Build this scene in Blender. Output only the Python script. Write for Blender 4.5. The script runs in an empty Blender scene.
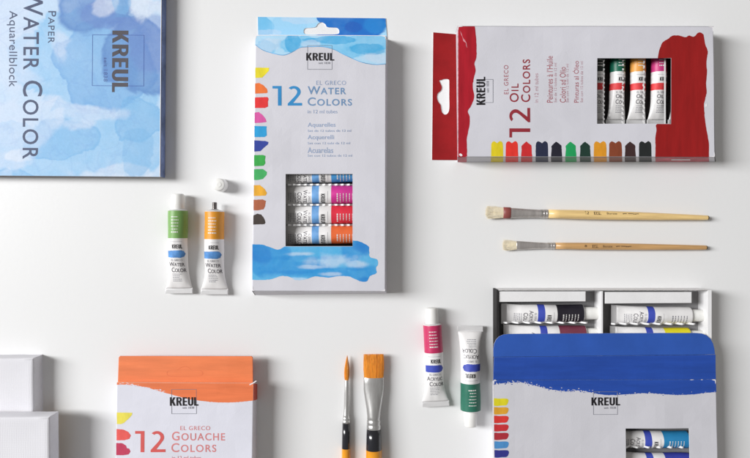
import bpy, bmesh, math, random
from mathutils import Vector, Matrix, noise as mnoise
from mathutils.geometry import tessellate_polygon

random.seed(7)
S = bpy.context.scene
COL = S.collection
H = 0.700            # camera height above the table (metres); one photo pixel is one millimetre on the table

# ------------------------------------------------------------------ units
def P(px, py, z=0.0):
    """point at height z (metres) that stands under photo position px, py"""
    k = (H - z) / H
    return Vector(((px - 375) * .001 * k, (229 - py) * .001 * k, z))

def lin(c):
    out = []
    for v in c[:3]:
        v = v / 255.0
        out.append(v / 12.92 if v <= .04045 else ((v + .055) / 1.055) ** 2.4)
    return (out[0], out[1], out[2], 1.0)

# ------------------------------------------------------------------ materials
def new_mat(name):
    m = bpy.data.materials.new(name); m.use_nodes = True
    nt = m.node_tree
    b = nt.nodes['Principled BSDF']
    return m, nt, b

def link(nt, a, b): nt.links.new(a, b)

def mat(name, rgb, rough=.55, var=.05, scale=60., bump=0.0, bscale=900., metal=0., spec=.4, stretch=(1, 1, 1), coat=0., dark=None):
    m, nt, b = new_mat(name)
    c = lin(rgb)
    tc = nt.nodes.new('ShaderNodeTexCoord')
    mp = nt.nodes.new('ShaderNodeMapping'); mp.inputs['Scale'].default_value = stretch
    link(nt, tc.outputs['Object'], mp.inputs['Vector'])
    n = nt.nodes.new('ShaderNodeTexNoise'); n.inputs['Scale'].default_value = scale; n.inputs['Detail'].default_value = 5; n.inputs['Roughness'].default_value = .6
    link(nt, mp.outputs['Vector'], n.inputs['Vector'])
    r = nt.nodes.new('ShaderNodeValToRGB')
    d = lin(dark) if dark else tuple(max(0, v * (1 - 2.2 * var)) for v in c[:3]) + (1,)
    l = tuple(min(1, v * (1 + 1.4 * var)) for v in c[:3]) + (1,)
    r.color_ramp.elements[0].position = .3; r.color_ramp.elements[0].color = d
    r.color_ramp.elements[1].position = .7; r.color_ramp.elements[1].color = l
    link(nt, n.outputs['Fac'], r.inputs['Fac']); link(nt, r.outputs['Color'], b.inputs['Base Color'])
    b.inputs['Roughness'].default_value = rough; b.inputs['Metallic'].default_value = metal
    b.inputs['Specular IOR Level'].default_value = spec
    b.inputs['Coat Weight'].default_value = coat; b.inputs['Coat Roughness'].default_value = .15
    if bump > 0:
        n2 = nt.nodes.new('ShaderNodeTexNoise'); n2.inputs['Scale'].default_value = bscale; n2.inputs['Detail'].default_value = 3
        link(nt, mp.outputs['Vector'], n2.inputs['Vector'])
        bu = nt.nodes.new('ShaderNodeBump'); bu.inputs['Strength'].default_value = bump; bu.inputs['Distance'].default_value = .0005
        link(nt, n2.outputs['Fac'], bu.inputs['Height']); link(nt, bu.outputs['Normal'], b.inputs['Normal'])
    return m

def wash(name, base, layers, origin, z=.02, rough=.5, nscale=22., grain=.10):
    """printed watercolour: overlapping washes with crisp, darker rims. blobs are given in photo millimetres"""
    m, nt, b = new_mat(name)
    N = nt.nodes.new
    tc = N('ShaderNodeTexCoord')
    def math_(op, a, bb, clamp=False):
        n = N('ShaderNodeMath'); n.operation = op; n.use_clamp = clamp
        for i, v in enumerate((a, bb)):
            if isinstance(v, (int, float)): n.inputs[i].default_value = v
            else: link(nt, v, n.inputs[i])
        return n.outputs[0]
    def noise_(scale, detail=4, off=0., rgh=.55, dist=0.):
        mp = N('ShaderNodeMapping'); mp.inputs['Location'].default_value = (off, off * .7, off * .3)
        link(nt, tc.outputs['Object'], mp.inputs['Vector'])
        n = N('ShaderNodeTexNoise'); n.inputs['Scale'].default_value = scale; n.inputs['Detail'].default_value = detail
        n.inputs['Roughness'].default_value = rgh; n.inputs['Distortion'].default_value = dist
        link(nt, mp.outputs['Vector'], n.inputs['Vector']); return n.outputs['Fac']
    def mrange(v, a, bb):
        n = N('ShaderNodeMapRange'); n.interpolation_type = 'SMOOTHSTEP'
        n.inputs['From Min'].default_value = a; n.inputs['From Max'].default_value = bb
        link(nt, v, n.inputs['Value']); return n.outputs['Result']
    cur = N('ShaderNodeRGB'); cur.outputs[0].default_value = lin(base); cur = cur.outputs[0]
    k = (H - z) / H
    for i, L in enumerate(layers):
        fld = None
        for (cx, cy, rx, ry) in L['blobs']:
            s = N('ShaderNodeVectorMath'); s.operation = 'SUBTRACT'; link(nt, tc.outputs['Object'], s.inputs[0])
            s.inputs[1].default_value = ((cx - 375) * .001 * k - origin[0], (229 - cy) * .001 * k - origin[1], 0)
            q = N('ShaderNodeVectorMath'); q.operation = 'MULTIPLY'; link(nt, s.outputs[0], q.inputs[0])
            q.inputs[1].default_value = (1000. / rx, 1000. / ry, 0)
            l = N('ShaderNodeVectorMath'); l.operation = 'LENGTH'; link(nt, q.outputs[0], l.inputs[0])
            v = math_('SUBTRACT', 1.0, l.outputs['Value'])
            fld = v if fld is None else math_('MAXIMUM', fld, v)
        nz = noise_(L.get('ns', nscale), 5, 3.1 * i + 1.7, .5, .6)
        nz = math_('MULTIPLY', math_('SUBTRACT', nz, .5), L.get('amp', 1.6))
        fld = math_('ADD', fld, nz) if fld is not None else nz
        so = L.get('soft', .05)
        mask = mrange(fld, 0., so)
        inner = mrange(fld, so * .6, so * .6 + L.get('rimw', .12))
        rim = math_('MULTIPLY', mask, math_('SUBTRACT', 1.0, inner))
        tone = math_('ADD', L.get('t0', .45), math_('MULTIPLY', noise_(L.get('ts', 45.), 4, 9.3 * i + 4, .6, .4), L.get('t1', .9)))
        f = math_('MULTIPLY', mask, tone, True)
        f = math_('ADD', math_('MULTIPLY', f, L.get('a', .8)), math_('MULTIPLY', rim, L.get('rim', .25)), True)
        mx = N('ShaderNodeMix'); mx.data_type = 'RGBA'; mx.blend_type = L.get('mode', 'MIX')
        link(nt, f, mx.inputs[0]); link(nt, cur, mx.inputs[6]); mx.inputs[7].default_value = lin(L['c'])
        cur = mx.outputs[2]
    g = noise_(420., 5, 0., .8)
    gg = math_('ADD', 1 - grain, math_('MULTIPLY', g, 2 * grain))
    mx = N('ShaderNodeMix'); mx.data_type = 'RGBA'; mx.blend_type = 'MULTIPLY'; mx.inputs[0].default_value = 1
    cc = N('ShaderNodeCombineColor')
    for q in range(3): link(nt, gg, cc.inputs[q])
    link(nt, cur, mx.inputs[6]); link(nt, cc.outputs[0], mx.inputs[7])
    link(nt, mx.outputs[2], b.inputs['Base Color'])
    b.inputs['Roughness'].default_value = rough; b.inputs['Specular IOR Level'].default_value = .3
    return m

MAT = {}
def M(key, rgb=None, **kw):
    if key not in MAT: MAT[key] = mat(key, rgb, **kw)
    return MAT[key]

board   = M('grey_white_board', (213, 212, 219), rough=.5, var=.02, scale=25, bump=.12, bscale=700)
boardA  = M('cool_grey_board', (207, 206, 212), rough=.5, var=.02, scale=25, bump=.12, bscale=700)
boardG  = M('pale_lilac_board', (223, 223, 233), rough=.5, var=.02, scale=25, bump=.12, bscale=700)
white_b = M('white_board', (236, 235, 235), rough=.6, var=.02, bump=.2, bscale=500)
raw_b   = M('raw_grey_board', (196, 193, 191), rough=.8, var=.06, scale=200, bump=.2, bscale=900)
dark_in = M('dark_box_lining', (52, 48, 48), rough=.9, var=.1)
worn_highlit    = M('worn_highlit_edge', (240, 236, 238), rough=.8, var=.04, scale=400)  # pale strips on folds carry painted edge highlights besides real wear
ink     = M('black_ink', (28, 25, 30), rough=.5, var=.05)
ink_n   = M('navy_ink', (62, 74, 106), rough=.5, var=.05)
ink_br  = M('grey_brown_ink', (74, 70, 78), rough=.5, var=.08)
ink_g   = M('grey_ink', (128, 128, 136), rough=.5, var=.05)
ink_fr  = M('thin_frame_ink', (120, 122, 132), rough=.5, var=.05)
tube_w  = M('white_tube_enamel', (233, 231, 230), rough=.32, var=.015, spec=.5, bump=.05, bscale=160)
crimp_m = M('folded_tube_metal', (222, 221, 221), rough=.35, var=.03, metal=.15, bump=.1, bscale=700)
cap_w   = M('white_cap_plastic', (240, 239, 235), rough=.35, var=.01, spec=.5)
steel   = M('brushed_ferrule_metal', (206, 205, 203), rough=.27, var=.10, metal=.7, scale=220, stretch=(1, .12, 1), bump=.1, bscale=1200)
nickel  = M('grey_ferrule_metal', (202, 196, 192), rough=.27, var=.10, metal=.68, scale=220, stretch=(.12, 1, 1), bump=.1, bscale=1200)

# ------------------------------------------------------------------ mesh builder
BOW = {}
def bow(ob, parent, origin):
    """board never lies dead flat: push every vertex of a carton up or down by a smooth, slow wave that grows with height"""
    f = BOW.get(parent.name) if parent else None
    if not f: return
    amp, hh, seed = f
    bm = bmesh.new(); bm.from_mesh(ob.data)
    o = Vector(origin)
    if bm.verts:
        for ax in (0, 1):
            lo = min(v.co[ax] + o[ax] for v in bm.verts); hi = max(v.co[ax] + o[ax] for v in bm.verts)
            k = math.ceil(lo / .009)
            while k * .009 < hi:
                c = [0, 0, 0]; c[ax] = k * .009 - o[ax]; nn = [0, 0, 0]; nn[ax] = 1
                bmesh.ops.bisect_plane(bm, geom=bm.verts[:] + bm.edges[:] + bm.faces[:], dist=1e-7, plane_co=c, plane_no=nn); k += 1
        for v in bm.verts:
            w = v.co + o
            q = min(1, max(0, w.z / hh)) ** 2
            v.co.z += q * amp * (mnoise.noise(Vector((w.x * 16 + seed, w.y * 16, seed))) + .35 * mnoise.noise(Vector((w.x * 45, w.y * 45 + seed, 3))))
    bm.to_mesh(ob.data); bm.free()

class MB:
    def __init__(s): s.v = []; s.f = []; s.m = []; s.mats = []
    def mi(s, m):
        if m not in s.mats: s.mats.append(m)
        return s.mats.index(m)
    def add(s, vs, fs, m):
        o = len(s.v); k = s.mi(m)
        s.v += [Vector(v) for v in vs]
        for f in fs: s.f.append([i + o for i in f]); s.m.append(k)
    def build(s, name, parent=None, origin=(0, 0, 0), smooth=False, bevel=0.):
        o = Vector(origin)
        me = bpy.data.meshes.new(name)
        me.from_pydata([tuple(v - o) for v in s.v], [], s.f)
        for m in s.mats: me.materials.append(m)
        me.polygons.foreach_set('material_index', s.m)
        me.validate(); me.update()
        if smooth:
            me.polygons.foreach_set('use_smooth', [True] * len(me.polygons))
            try: me.set_sharp_from_angle(angle=math.radians(38))
            except Exception: pass
        ob = bpy.data.objects.new(name, me); COL.objects.link(ob)
        if parent: ob.parent = parent; bow(ob, parent, origin)
        if bevel > 0:
            bv = ob.modifiers.new('soft_edges', 'BEVEL'); bv.width = bevel; bv.segments = 2; bv.limit_method = 'ANGLE'; bv.angle_limit = math.radians(50)
        return ob

def thing(name, label, cat, loc, group=None, rz=0.):
    o = bpy.data.objects.new(name, None); COL.objects.link(o)
    o.empty_display_size = .01
    o.location = loc; o.rotation_euler = (0, 0, rz)
    o['label'] = label; o['category'] = cat
    if group: o['group'] = group
    return o

def area(p):
    return .5 * sum(p[i][0] * p[(i + 1) % len(p)][1] - p[(i + 1) % len(p)][0] * p[i][1] for i in range(len(p)))

def ccw(p): return list(p) if area(p) > 0 else list(reversed(p))

def inset(p, d):
    """move every edge of a ccw polygon inwards by d"""
    n = len(p); out = []
    for i in range(n):
        a, b, c = Vector(p[i - 1][:2]), Vector(p[i][:2]), Vector(p[(i + 1) % n][:2])
        e1 = (b - a); e2 = (c - b)
        if e1.length < 1e-9 or e2.length < 1e-9: out.append(b); continue
        n1 = Vector((-e1.y, e1.x)).normalized(); n2 = Vector((-e2.y, e2.x)).normalized()
        q = n1 + n2
        if q.length < 1e-6: out.append(b + n1 * d); continue
        q = q / max(.35, (1 + n1.dot(n2)))
        out.append(b + q * d)
    return out

def tess(loops):
    flat = [v for l in loops for v in l]
    tr = tessellate_polygon([[Vector((v[0], v[1], 0)) for v in l] for l in loops])
    out = []
    for t in tr:
        a, b, c = (flat[i] for i in t)
        ar = (b[0] - a[0]) * (c[1] - a[1]) - (c[0] - a[0]) * (b[1] - a[1])
        if abs(ar) < 1e-14: continue
        out.append(tuple(t) if ar > 0 else (t[0], t[2], t[1]))
    return out

def slab(mb, loops, z0, z1, m, rnd=0., side=None, zf=None):
    """sheet with thickness; loops[0] outer edge, others holes (xy metres). zf(x,y) adds a height"""
    side = side or m
    zf = zf or (lambda x, y: 0.)
    outer = ccw(loops[0]); holes = [list(reversed(ccw(h))) for h in loops[1:]]
    rings = [(0., z0), (0., z1 - rnd)]
    if rnd > 0: rings += [(rnd * .3, z1 - rnd * .3), (rnd, z1)]
    polys = [[(q[0], q[1]) for q in (inset(outer, d) if d else outer)] for d, z in rings]
    n = len(outer)
    for k in range(len(rings) - 1):
        vs = [(x, y, rings[k][1] + zf(x, y)) for x, y in polys[k]] + [(x, y, rings[k + 1][1] + zf(x, y)) for x, y in polys[k + 1]]
        mb.add(vs, [(i, (i + 1) % n, n + (i + 1) % n, n + i) for i in range(n)], side if k == 0 else m)
    for top, pol in ((True, polys[-1]), (False, polys[0])):
        lp = [pol] + [[(q[0], q[1]) for q in h] for h in holes]
        flat = [v for l in lp for v in l]
        z = z1 if top else z0
        tr = tess(lp)
        mb.add([(x, y, z + zf(x, y)) for x, y in flat], tr if top else [t[::-1] for t in tr], m if top else side)
    for h in holes:
        k = len(h)
        vs = [(q[0], q[1], z0 + zf(q[0], q[1])) for q in h] + [(q[0], q[1], z1 + zf(q[0], q[1])) for q in h]
        mb.add(vs, [(i, (i + 1) % k, k + (i + 1) % k, k + i) for i in range(k)], side)

def dense(pts, step=1.0, closed=True):
    out = []
    n = len(pts)
    for i in range(n if closed else n - 1):
        a, b = pts[i], pts[(i + 1) % n]
        d = math.hypot(b[0] - a[0], b[1] - a[1]); k = max(1, int(d / step))
        for j in range(k): out.append((a[0] + (b[0] - a[0]) * j / k, a[1] + (b[1] - a[1]) * j / k))
    if not closed: out.append(tuple(pts[-1][:2]))
    return out

def smooth_pts(pts, closed=True, sub=5):
    """catmull-rom through the points"""
    n = len(pts); out = []
    rng = range(n) if closed else range(n - 1)
    for i in rng:
        g = lambda j: pts[j % n] if closed else pts[max(0, min(n - 1, j))]
        p0, p1, p2, p3 = g(i - 1), g(i), g(i + 1), g(i + 2)
        for k in range(sub):
            t = k / sub
            out.append(tuple(.5 * (2 * p1[a] + (p2[a] - p0[a]) * t + (2 * p0[a] - 5 * p1[a] + 4 * p2[a] - p3[a]) * t * t + (3 * p1[a] - p0[a] - 3 * p2[a] + p3[a]) * t ** 3) for a in (0, 1)))
    if not closed: out.append(tuple(pts[-1][:2]))
    return out

def rag(pts, amp=.35, freq=.6, seed=0.):
    """ragged edge: displace px points by noise"""
    out = []
    for x, y in pts:
        a = mnoise.noise(Vector((x * freq + seed, y * freq, seed))) + .6 * mnoise.noise(Vector((x * freq * 2.7, y * freq * 2.7 + seed, 5)))
        b = mnoise.noise(Vector((x * freq + 31 + seed, y * freq, seed))) + .6 * mnoise.noise(Vector((x * freq * 2.7 + 9, y * freq * 2.7 + seed, 8)))
        out.append((x + a * amp, y + b * amp))
    return out

def flat(mb, px, z, m):
    """printed patch: filled polygon of photo points laid at height z"""
    q = [P(x, y, z) for x, y in px]
    tr = tess([[(v.x, v.y) for v in q]])
    mb.add(q, tr, m)

def rect_px(x0, y0, x1, y1): return [(x0, y0), (x1, y0), (x1, y1), (x0, y1)]

# ------------------------------------------------------------------ lettering
TXT = {}
def strokes_glyphs():
    """condensed bold capitals of the logo and the big figure pair, drawn as polygons on a unit-high cell"""
    g = {}
    T = .215
    def arc(cx, cy, rx, ry, a0, a1, n=10): return [(cx + rx * math.cos(math.radians(a0 + (a1 - a0) * i / n)), cy + ry * math.sin(math.radians(a0 + (a1 - a0) * i / n))) for i in range(n + 1)]
    stem = [(0, 0), (T, 0), (T, 1), (0, 1)]
    g['K'] = (.66, [[(0, 0), (T, 0), (T, .27), (.275, .37), (.43, 0), (.67, 0), (.415, .57), (.64, 1), (.405, 1), (T, .60), (T, 1), (0, 1)]])
    bowl_o = [(T, 1), (.34, 1)] + arc(.34, .715, .27, .285, 90, -90) + [(T, .43)]
    bowl_i = [(T, .575), (.31, .575)] + arc(.31, .715, .09, .14, -90, 90) + [(T, .855)]
    g['R'] = (.63, [stem, bowl_o + bowl_i, [(.26, .44), (.455, .47), (.65, 0), (.42, 0)]])
    g['E'] = (.52, [stem, [(T, 0), (.52, 0), (.52, .16), (T, .16)], [(T, .42), (.48, .42), (.48, .575), (T, .575)], [(T, .84), (.52, .84), (.52, 1), (T, 1)]])
    uo = [(0, 1), (0, .30)] + arc(.31, .30, .31, .315, 180, 360) + [(.62, 1), (.62 - T, 1), (.62 - T, .29)] + arc(.31, .29, .31 - T, .135, 360, 180) + [(T, 1)]
    g['U'] = (.62, [uo])
    g['L'] = (.50, [stem, [(T, 0), (.50, 0), (.50, .165), (T, .165)]])
    g['1'] = (.40, [[(.24, 0), (.40, 0), (.40, 1), (.0, 1), (.0, .87), (.24, .87)]])
    to = arc(.30, .70, .30, .30, 140, -25, 14) + [(.50, .46), (.27, .135), (.66, .135), (.66, 0), (.03, 0), (.03, .10)]
    ti = [(.36, .50), (.42, .60)] + arc(.29, .70, .155, .17, -20, 135, 12)
    g['2'] = (.66, [to + ti])
    return g
GL = strokes_glyphs()
def text_geo(body, bold=0., space=1., sc=None):
    """outline lettering as triangles in natural units; sc: small-capital scale (lower case letters become small capitals)"""
    key = (body, bold, space, sc)
    if key in TXT: return TXT[key]
    if body in ('KREUL', '12'):
        gap = .085 if body == 'KREUL' else .24
        x = 0.; vs = []; fs = []
        for ch in body:
            w, polys = GL[ch]
            for pl in polys:
                o = len(vs); vs += [(x + a, b_) for a, b_ in pl]
                fs += [tuple(i + o for i in t) for t in tess([pl])]
            x += w + gap
        x -= gap
        TXT[key] = ([(a / x, b_) for a, b_ in vs], fs); return TXT[key]
    cu = bpy.data.curves.new('lettering_curve', 'FONT'); cu.body = body; cu.size = 1; cu.resolution_u = 4
    cu.offset = bold; cu.space_character = space
    if sc:
        cu.small_caps_scale = sc
        for i, ch in enumerate(body):
            if ch.islower(): cu.body_format[i].use_small_caps = True
    ob = bpy.data.objects.new('lettering_curve', cu); COL.objects.link(ob)
    bpy.context.view_layer.update()
    dg = bpy.context.evaluated_depsgraph_get()
    me = bpy.data.meshes.new_from_object(ob.evaluated_get(dg), depsgraph=dg)
    vs = [(v.co.x, v.co.y) for v in me.vertices]; fs = [tuple(p.vertices) for p in me.polygons]
    bpy.data.objects.remove(ob); bpy.data.curves.remove(cu); bpy.data.meshes.remove(me)
    x0 = min(v[0] for v in vs); x1 = max(v[0] for v in vs); y0 = min(v[1] for v in vs); y1 = max(v[1] for v in vs)
    vs = [((x - x0) / (x1 - x0), (y - y0) / (y1 - y0)) for x, y in vs]
    TXT[key] = (vs, fs); return TXT[key]

def fit(body, box, rot=0, **kw):
    x0, y0, x1, y1 = box
    vs, fs = text_geo(body, **kw)
    if rot == 0: q = [(x0 + u * (x1 - x0), y1 + v * (y0 - y1)) for u, v in vs]
    elif rot == 90: q = [(x1 + v * (x0 - x1), y1 + u * (y0 - y1)) for u, v in vs]
    else: q = [(x0 + v * (x1 - x0), y0 + u * (y1 - y0)) for u, v in vs]
    return q, fs

def write(mb, body, box, z, m, rot=0, tf=None, **kw):
    q, fs = fit(body, box, rot, **kw)
    if tf: q = [tf(x, y) for x, y in q]
    vs = [P(x, y, z) for x, y in q]
    mb.add(vs, [up(vs, f) for f in fs], m)

def up(vs, f):
    a, b, c = vs[f[0]], vs[f[1]], vs[f[2]]
    return f if (b - a).cross(c - a).z >= 0 else f[::-1]

def frame(mb, x0, y0, x1, y1, w, z, m, tf=None):
    for r in (rect_px(x0, y0, x1, y0 + w), rect_px(x0, y1 - w, x1, y1), rect_px(x0, y0 + w, x0 + w, y1 - w), rect_px(x1 - w, y0 + w, x1, y1 - w)):
        if tf: r = [tf(*q) for q in r]
        flat(mb, r, z, m)

# ------------------------------------------------------------------ lofts
def loft(mb, secs, m_of, n=40, caps=(True, True), axis='y'):
    """secs: (s, cx, zc, a, b) ellipse sections along y. m_of(s0, s1) -> material"""
    rings = []
    for (s, cx, zc, a, b) in secs:
        rings.append([Vector((cx + a * math.cos(2 * math.pi * i / n), s, zc + b * math.sin(2 * math.pi * i / n))) for i in range(n)])
    for k in range(len(secs) - 1):
        vs = rings[k] + rings[k + 1]
        fs = [(i, n + i, n + (i + 1) % n, (i + 1) % n) for i in range(n)]
        mb.add(vs, fs, m_of(secs[k][0], secs[k + 1][0]))
    if caps[0]: mb.add(rings[0], [tuple(range(n))], m_of(secs[0][0], secs[0][0]))
    if caps[1]: mb.add(rings[-1], [tuple(range(n))[::-1]], m_of(secs[-1][0], secs[-1][0]))

def weld(ob, dist=1e-6):
    bm = bmesh.new(); bm.from_mesh(ob.data)
    bmesh.ops.remove_doubles(bm, verts=bm.verts, dist=dist)
    bmesh.ops.recalc_face_normals(bm, faces=bm.faces)
    bm.to_mesh(ob.data); bm.free()

mm = .001
# ------------------------------------------------------------------ paint tubes
def tube(label, px, py, z0, rot, paint, words, mark, R=9.5, tw=27., group=None, cap=True, dx=0., full_mark=False, k=1.0, bandless=False, white_lines=True, droop=.42, curl=0., tilt=0.):
    """a squeezable metal tube lying on its side, origin under its tail. local +y runs from tail to cap"""
    loc = P(px, py, z0); loc.z = z0
    t = thing('paint_tube', label, 'paint tube', loc, group, rot)
    jr = random.Random(int(px * 13 + py * 7)); wob = jr.uniform(-.012, .012) if full_mark else 0.
    dx += jr.uniform(-1.1, .6) if full_mark else jr.uniform(-.3, .3)
    t.rotation_euler = (tilt, 0, rot + wob)
    t.scale = (k, k, k)
    Lb = 82.
    def ab(s):
        u = min(1., s / 56.); b = R * (.07 + .93 * (math.sin(u * math.pi / 2) ** .9)) if s < 56 else R
        v = max(0., 1 - max(0., s - 5) / 21.); a = R + (tw / 2 - R) * (v ** 1.7)
        a *= 1 + .015 * math.sin(s * .13 + px)
        zc = R * (droop + (1 - droop) * min(1., s / 56.) ** .8)
        zc = max(zc, b)
        return a, b, zc
    def cxs(s): return curl * max(0., (20 - s) / 20.) ** 2
    ss = sorted(set([5.5, 7, 9, 11, 13, 15, 17, 19, 21, 24, 27, 31, 35, 37.5, 40, 42, 45, 48, 50, 53, 55., 56, 58, 61, 64, 67, 70, 73, 76, 79, 81, 82.]))
    if full_mark: ss = sorted(set(ss + [36., 43.]))
    secs = [(s * mm, cxs(s) * mm, ab(s)[2] * mm, ab(s)[0] * mm, ab(s)[1] * mm) for s in ss]
    secs += [(82.6 * mm, 0, R * mm, (R - .5) * mm, (R - .5) * mm), (83.0 * mm, 0, R * mm, (R - 1.6) * mm, (R - 1.6) * mm), (84.4 * mm, 0, R * mm, .36 * R * mm, .36 * R * mm)]
    def m_of(a, b):
        c = (a + b) / 2 / mm
        if c > 82.2: return crimp_m
        if c > 55 and not bandless: return paint
        if full_mark and 36 < c < 43: return mark
        return tube_w
    mb = MB(); loft(mb, secs, m_of, 44); o_body = mb.build('body', t, smooth=True); weld(o_body)
    # crimped, twice folded tail
    mb = MB()
    zc = ab(5.5)[2] * mm
    for (y0, y1, th, w) in ((0., 5.9, 1.5, tw / 2 + .2), (.3, 4.4, 2.1, tw / 2 - .1)):
        c = cxs(2) * mm
        slab(mb, [[(c - w * mm, y0 * mm), (c + w * mm, y0 * mm), (c + (w - .25) * mm, y1 * mm), (c - (w - .25) * mm, y1 * mm)]], zc - th / 2 * mm, zc + th / 2 * mm, crimp_m, .3 * mm)
    o_cr = mb.build('crimp', t, smooth=True)
    ds = px * .37 + py * .11
    def dent(ob_):
        for v in ob_.data.vertices:
            x, y, z = v.co / mm
            w = max(0., min(1., (78 - y) / 12.)) * max(0., min(1., z / R))
            n1 = mnoise.noise(Vector((x * .10 + ds, y * .055, ds))); n2 = mnoise.noise(Vector((x * .22, y * .16 + ds, 7)))
            v.co.z += (n1 * .9 + n2 * .35) * w * mm * R / 9.5
            v.co.x += .5 * mnoise.noise(Vector((ds, y * .045, 2))) * max(0., min(1., (78 - y) / 20.)) * mm
    dent(o_body); dent(o_cr)
    # cap or bare nozzle
    mb = MB()
    if cap:
        rc = 6.5
        prof = [(82.8, rc - .5), (83.2, rc), (90, rc - .12), (97.2, rc - .35), (98.2, rc - .8), (98.6, rc - 1.6)]
        n = 48
        rings = []
        for s, r in prof:
            rings.append([Vector(((r - (.10 if i % 2 and 84 < s < 97.5 else 0)) * mm * math.cos(2 * math.pi * i / n), s * mm, (R + (r - (.10 if i % 2 and 84 < s < 97.5 else 0)) * math.sin(2 * math.pi * i / n)) * mm)) for i in range(n)])
        for q in range(len(prof) - 1):
            mb.add(rings[q] + rings[q + 1], [(i, n + i, n + (i + 1) % n, (i + 1) % n) for i in range(n)], cap_w)
        mb.add(rings[0], [tuple(range(n))], cap_w); mb.add(rings[-1], [tuple(range(n))[::-1]], cap_w)
        o = mb.build('cap', t, smooth=True); weld(o)
    else:
        ns = [(83.6, 3.6), (84.6, 3.4)]
        s = 84.8
        while s < 90.5:
            ns += [(s, 2.1), (s + .35, 2.5), (s + .7, 2.1)]; s += .8
        ns += [(91.2, 1.9), (91.4, 1.3)]
        loft(mb, [(a * mm, 0, R * mm, r * mm, r * mm) for a, r in ns], lambda a, b: M('nozzle_metal', (128, 122, 120), rough=.3, metal=.9, var=.1), 24)
        o = mb.build('nozzle', t, smooth=True); weld(o)
    # print wrapped round the tube
    pr = bmesh.new(); mats = []
    def put(vs, fs, m, off):
        if m not in mats: mats.append(m)
        mi = mats.index(m)
        b = bmesh.new()
        bv = [b.verts.new((x, y, 0)) for x, y in vs]
        for f in fs:
            try: b.faces.new([bv[i] for i in f])
            except ValueError: pass
        lim = R * .94
        for sx in (-1, 1):
            bmesh.ops.bisect_plane(b, geom=b.verts[:] + b.edges[:] + b.faces[:], plane_co=(sx * lim, 0, 0), plane_no=(sx, 0, 0), clear_outer=True)
        x = -9.
        while x < 9.1:
            bmesh.ops.bisect_plane(b, geom=b.verts[:] + b.edges[:] + b.faces[:], plane_co=(x, 0, 0), plane_no=(1, 0, 0)); x += 1.0
        for yy in range(8, 80, 4):
            bmesh.ops.bisect_plane(b, geom=b.verts[:] + b.edges[:] + b.faces[:], plane_co=(0, yy + .13, 0), plane_no=(0, 1, 0))
        mp = {}
        for v in b.verts:
            a, bb, zc = ab(v.co.y)
            xx = v.co.x
            z = zc + (bb + off) * math.sqrt(max(0, 1 - (xx / (a + off)) ** 2))
            mp[v] = pr.verts.new(((xx + cxs(v.co.y)) * mm, v.co.y * mm, z * mm))
        for f in b.faces:
            vv = [mp[v] for v in f.verts]
            c = (vv[1].co - vv[0].co).cross(vv[2].co - vv[1].co)
            if c.z < 0: vv = vv[::-1]
            try: nf = pr.faces.new(vv); nf.material_index = mi
            except ValueError: pass
        b.free()
    def wr(body, x0, x1, s0, s1, m, off=.14, **kw):
        vs, fs = text_geo(body, **kw)
        put([(dx + x0 + u * (x1 - x0), s0 + v * (s1 - s0)) for u, v in vs], fs, m, off)
    def bar(x0, x1, s0, s1, m, off=.14):
        put([(dx + x0, s0), (dx + x1, s0), (dx + x1, s1), (dx + x0, s1)], [(0, 1, 2, 3)], m, off)
    if not full_mark:
        # brush-stroke mark behind the words
        e = rag(dense([(-8.9, 36.2), (4.5, 35.8), (7.4, 37), (8.4, 39.8), (7.2, 42.4), (5.2, 43.2), (-8.9, 42.8)], .8), .22, .9, px * .1)
        tr = tess([e]); put([(x + max(-1, min(1, dx)), y) for x, y in e], tr, mark, .10)
    wr('KREUL', -3.6, 6.2, 45.0, 49.0, ink, bold=.035)
    bar(-6.4, 6.2, 51.6, 51.8, ink_g)
    wr('EL GRECO', -5.2, 5.8, 32.6, 34.6, ink_g)
    wr(words[0], -7.6 if words[0] != 'Oil' else -5.4, 7.4 if words[0] != 'Oil' else 1.4, 27.4, 31.6, ink_br, sc=.8, bold=.008)
    wr(words[1], -5.4, 8.6, 21.6, 26.2, ink_br, sc=.8, bold=.008)
    rr = random.Random(int(px * 7 + py))
    for j in range(5):
        s = 19.4 - j * 1.7; x = -5.0
        e = 4.4 - rr.random() * 2.5
        while x < e:
            w = .7 + rr.random() * 1.5; bar(x, min(x + w, e), s, s + .55, ink_g); x += w + .4
    lm = ink_g if bandless else M('pale_tube_print', (228, 226, 222), rough=.45, var=.02)
    for j in range(6):
        s = 75.5 - j * 3.0; x = -4.2
        e = 4.4 - rr.random() * 2.2
        while x < e:
            w = .8 + rr.random() * 1.3; bar(x, min(x + w, e), s, s + (1.2 if j == 5 else .8), lm); x += w + .45
    me = bpy.data.meshes.new('lettering'); pr.to_mesh(me); pr.free()
    for m in mats: me.materials.append(m)
    o = bpy.data.objects.new('lettering', me); COL.objects.link(o); o.parent = t; dent(o)
    return t

# ------------------------------------------------------------------ cartons
def wall(mb, a_top, b_top, a_base, b_base, t, m, inner):
    """upright board between a and b; outer face as given, thickness t towards the left of a->b"""
    d = (b_base - a_base); n = Vector((-d.y, d.x, 0)).normalized() * t
    o = [a_base, b_base, b_top, a_top]; i = [v + n for v in o]
    mb.add(o, [(0, 1, 2, 3)], m)
    mb.add(i, [(3, 2, 1, 0)], inner)
    mb.add(o + i, [(0, 4, 5, 1), (2, 6, 7, 3), (1, 5, 6, 2), (3, 7, 4, 0)], inner)

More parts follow.
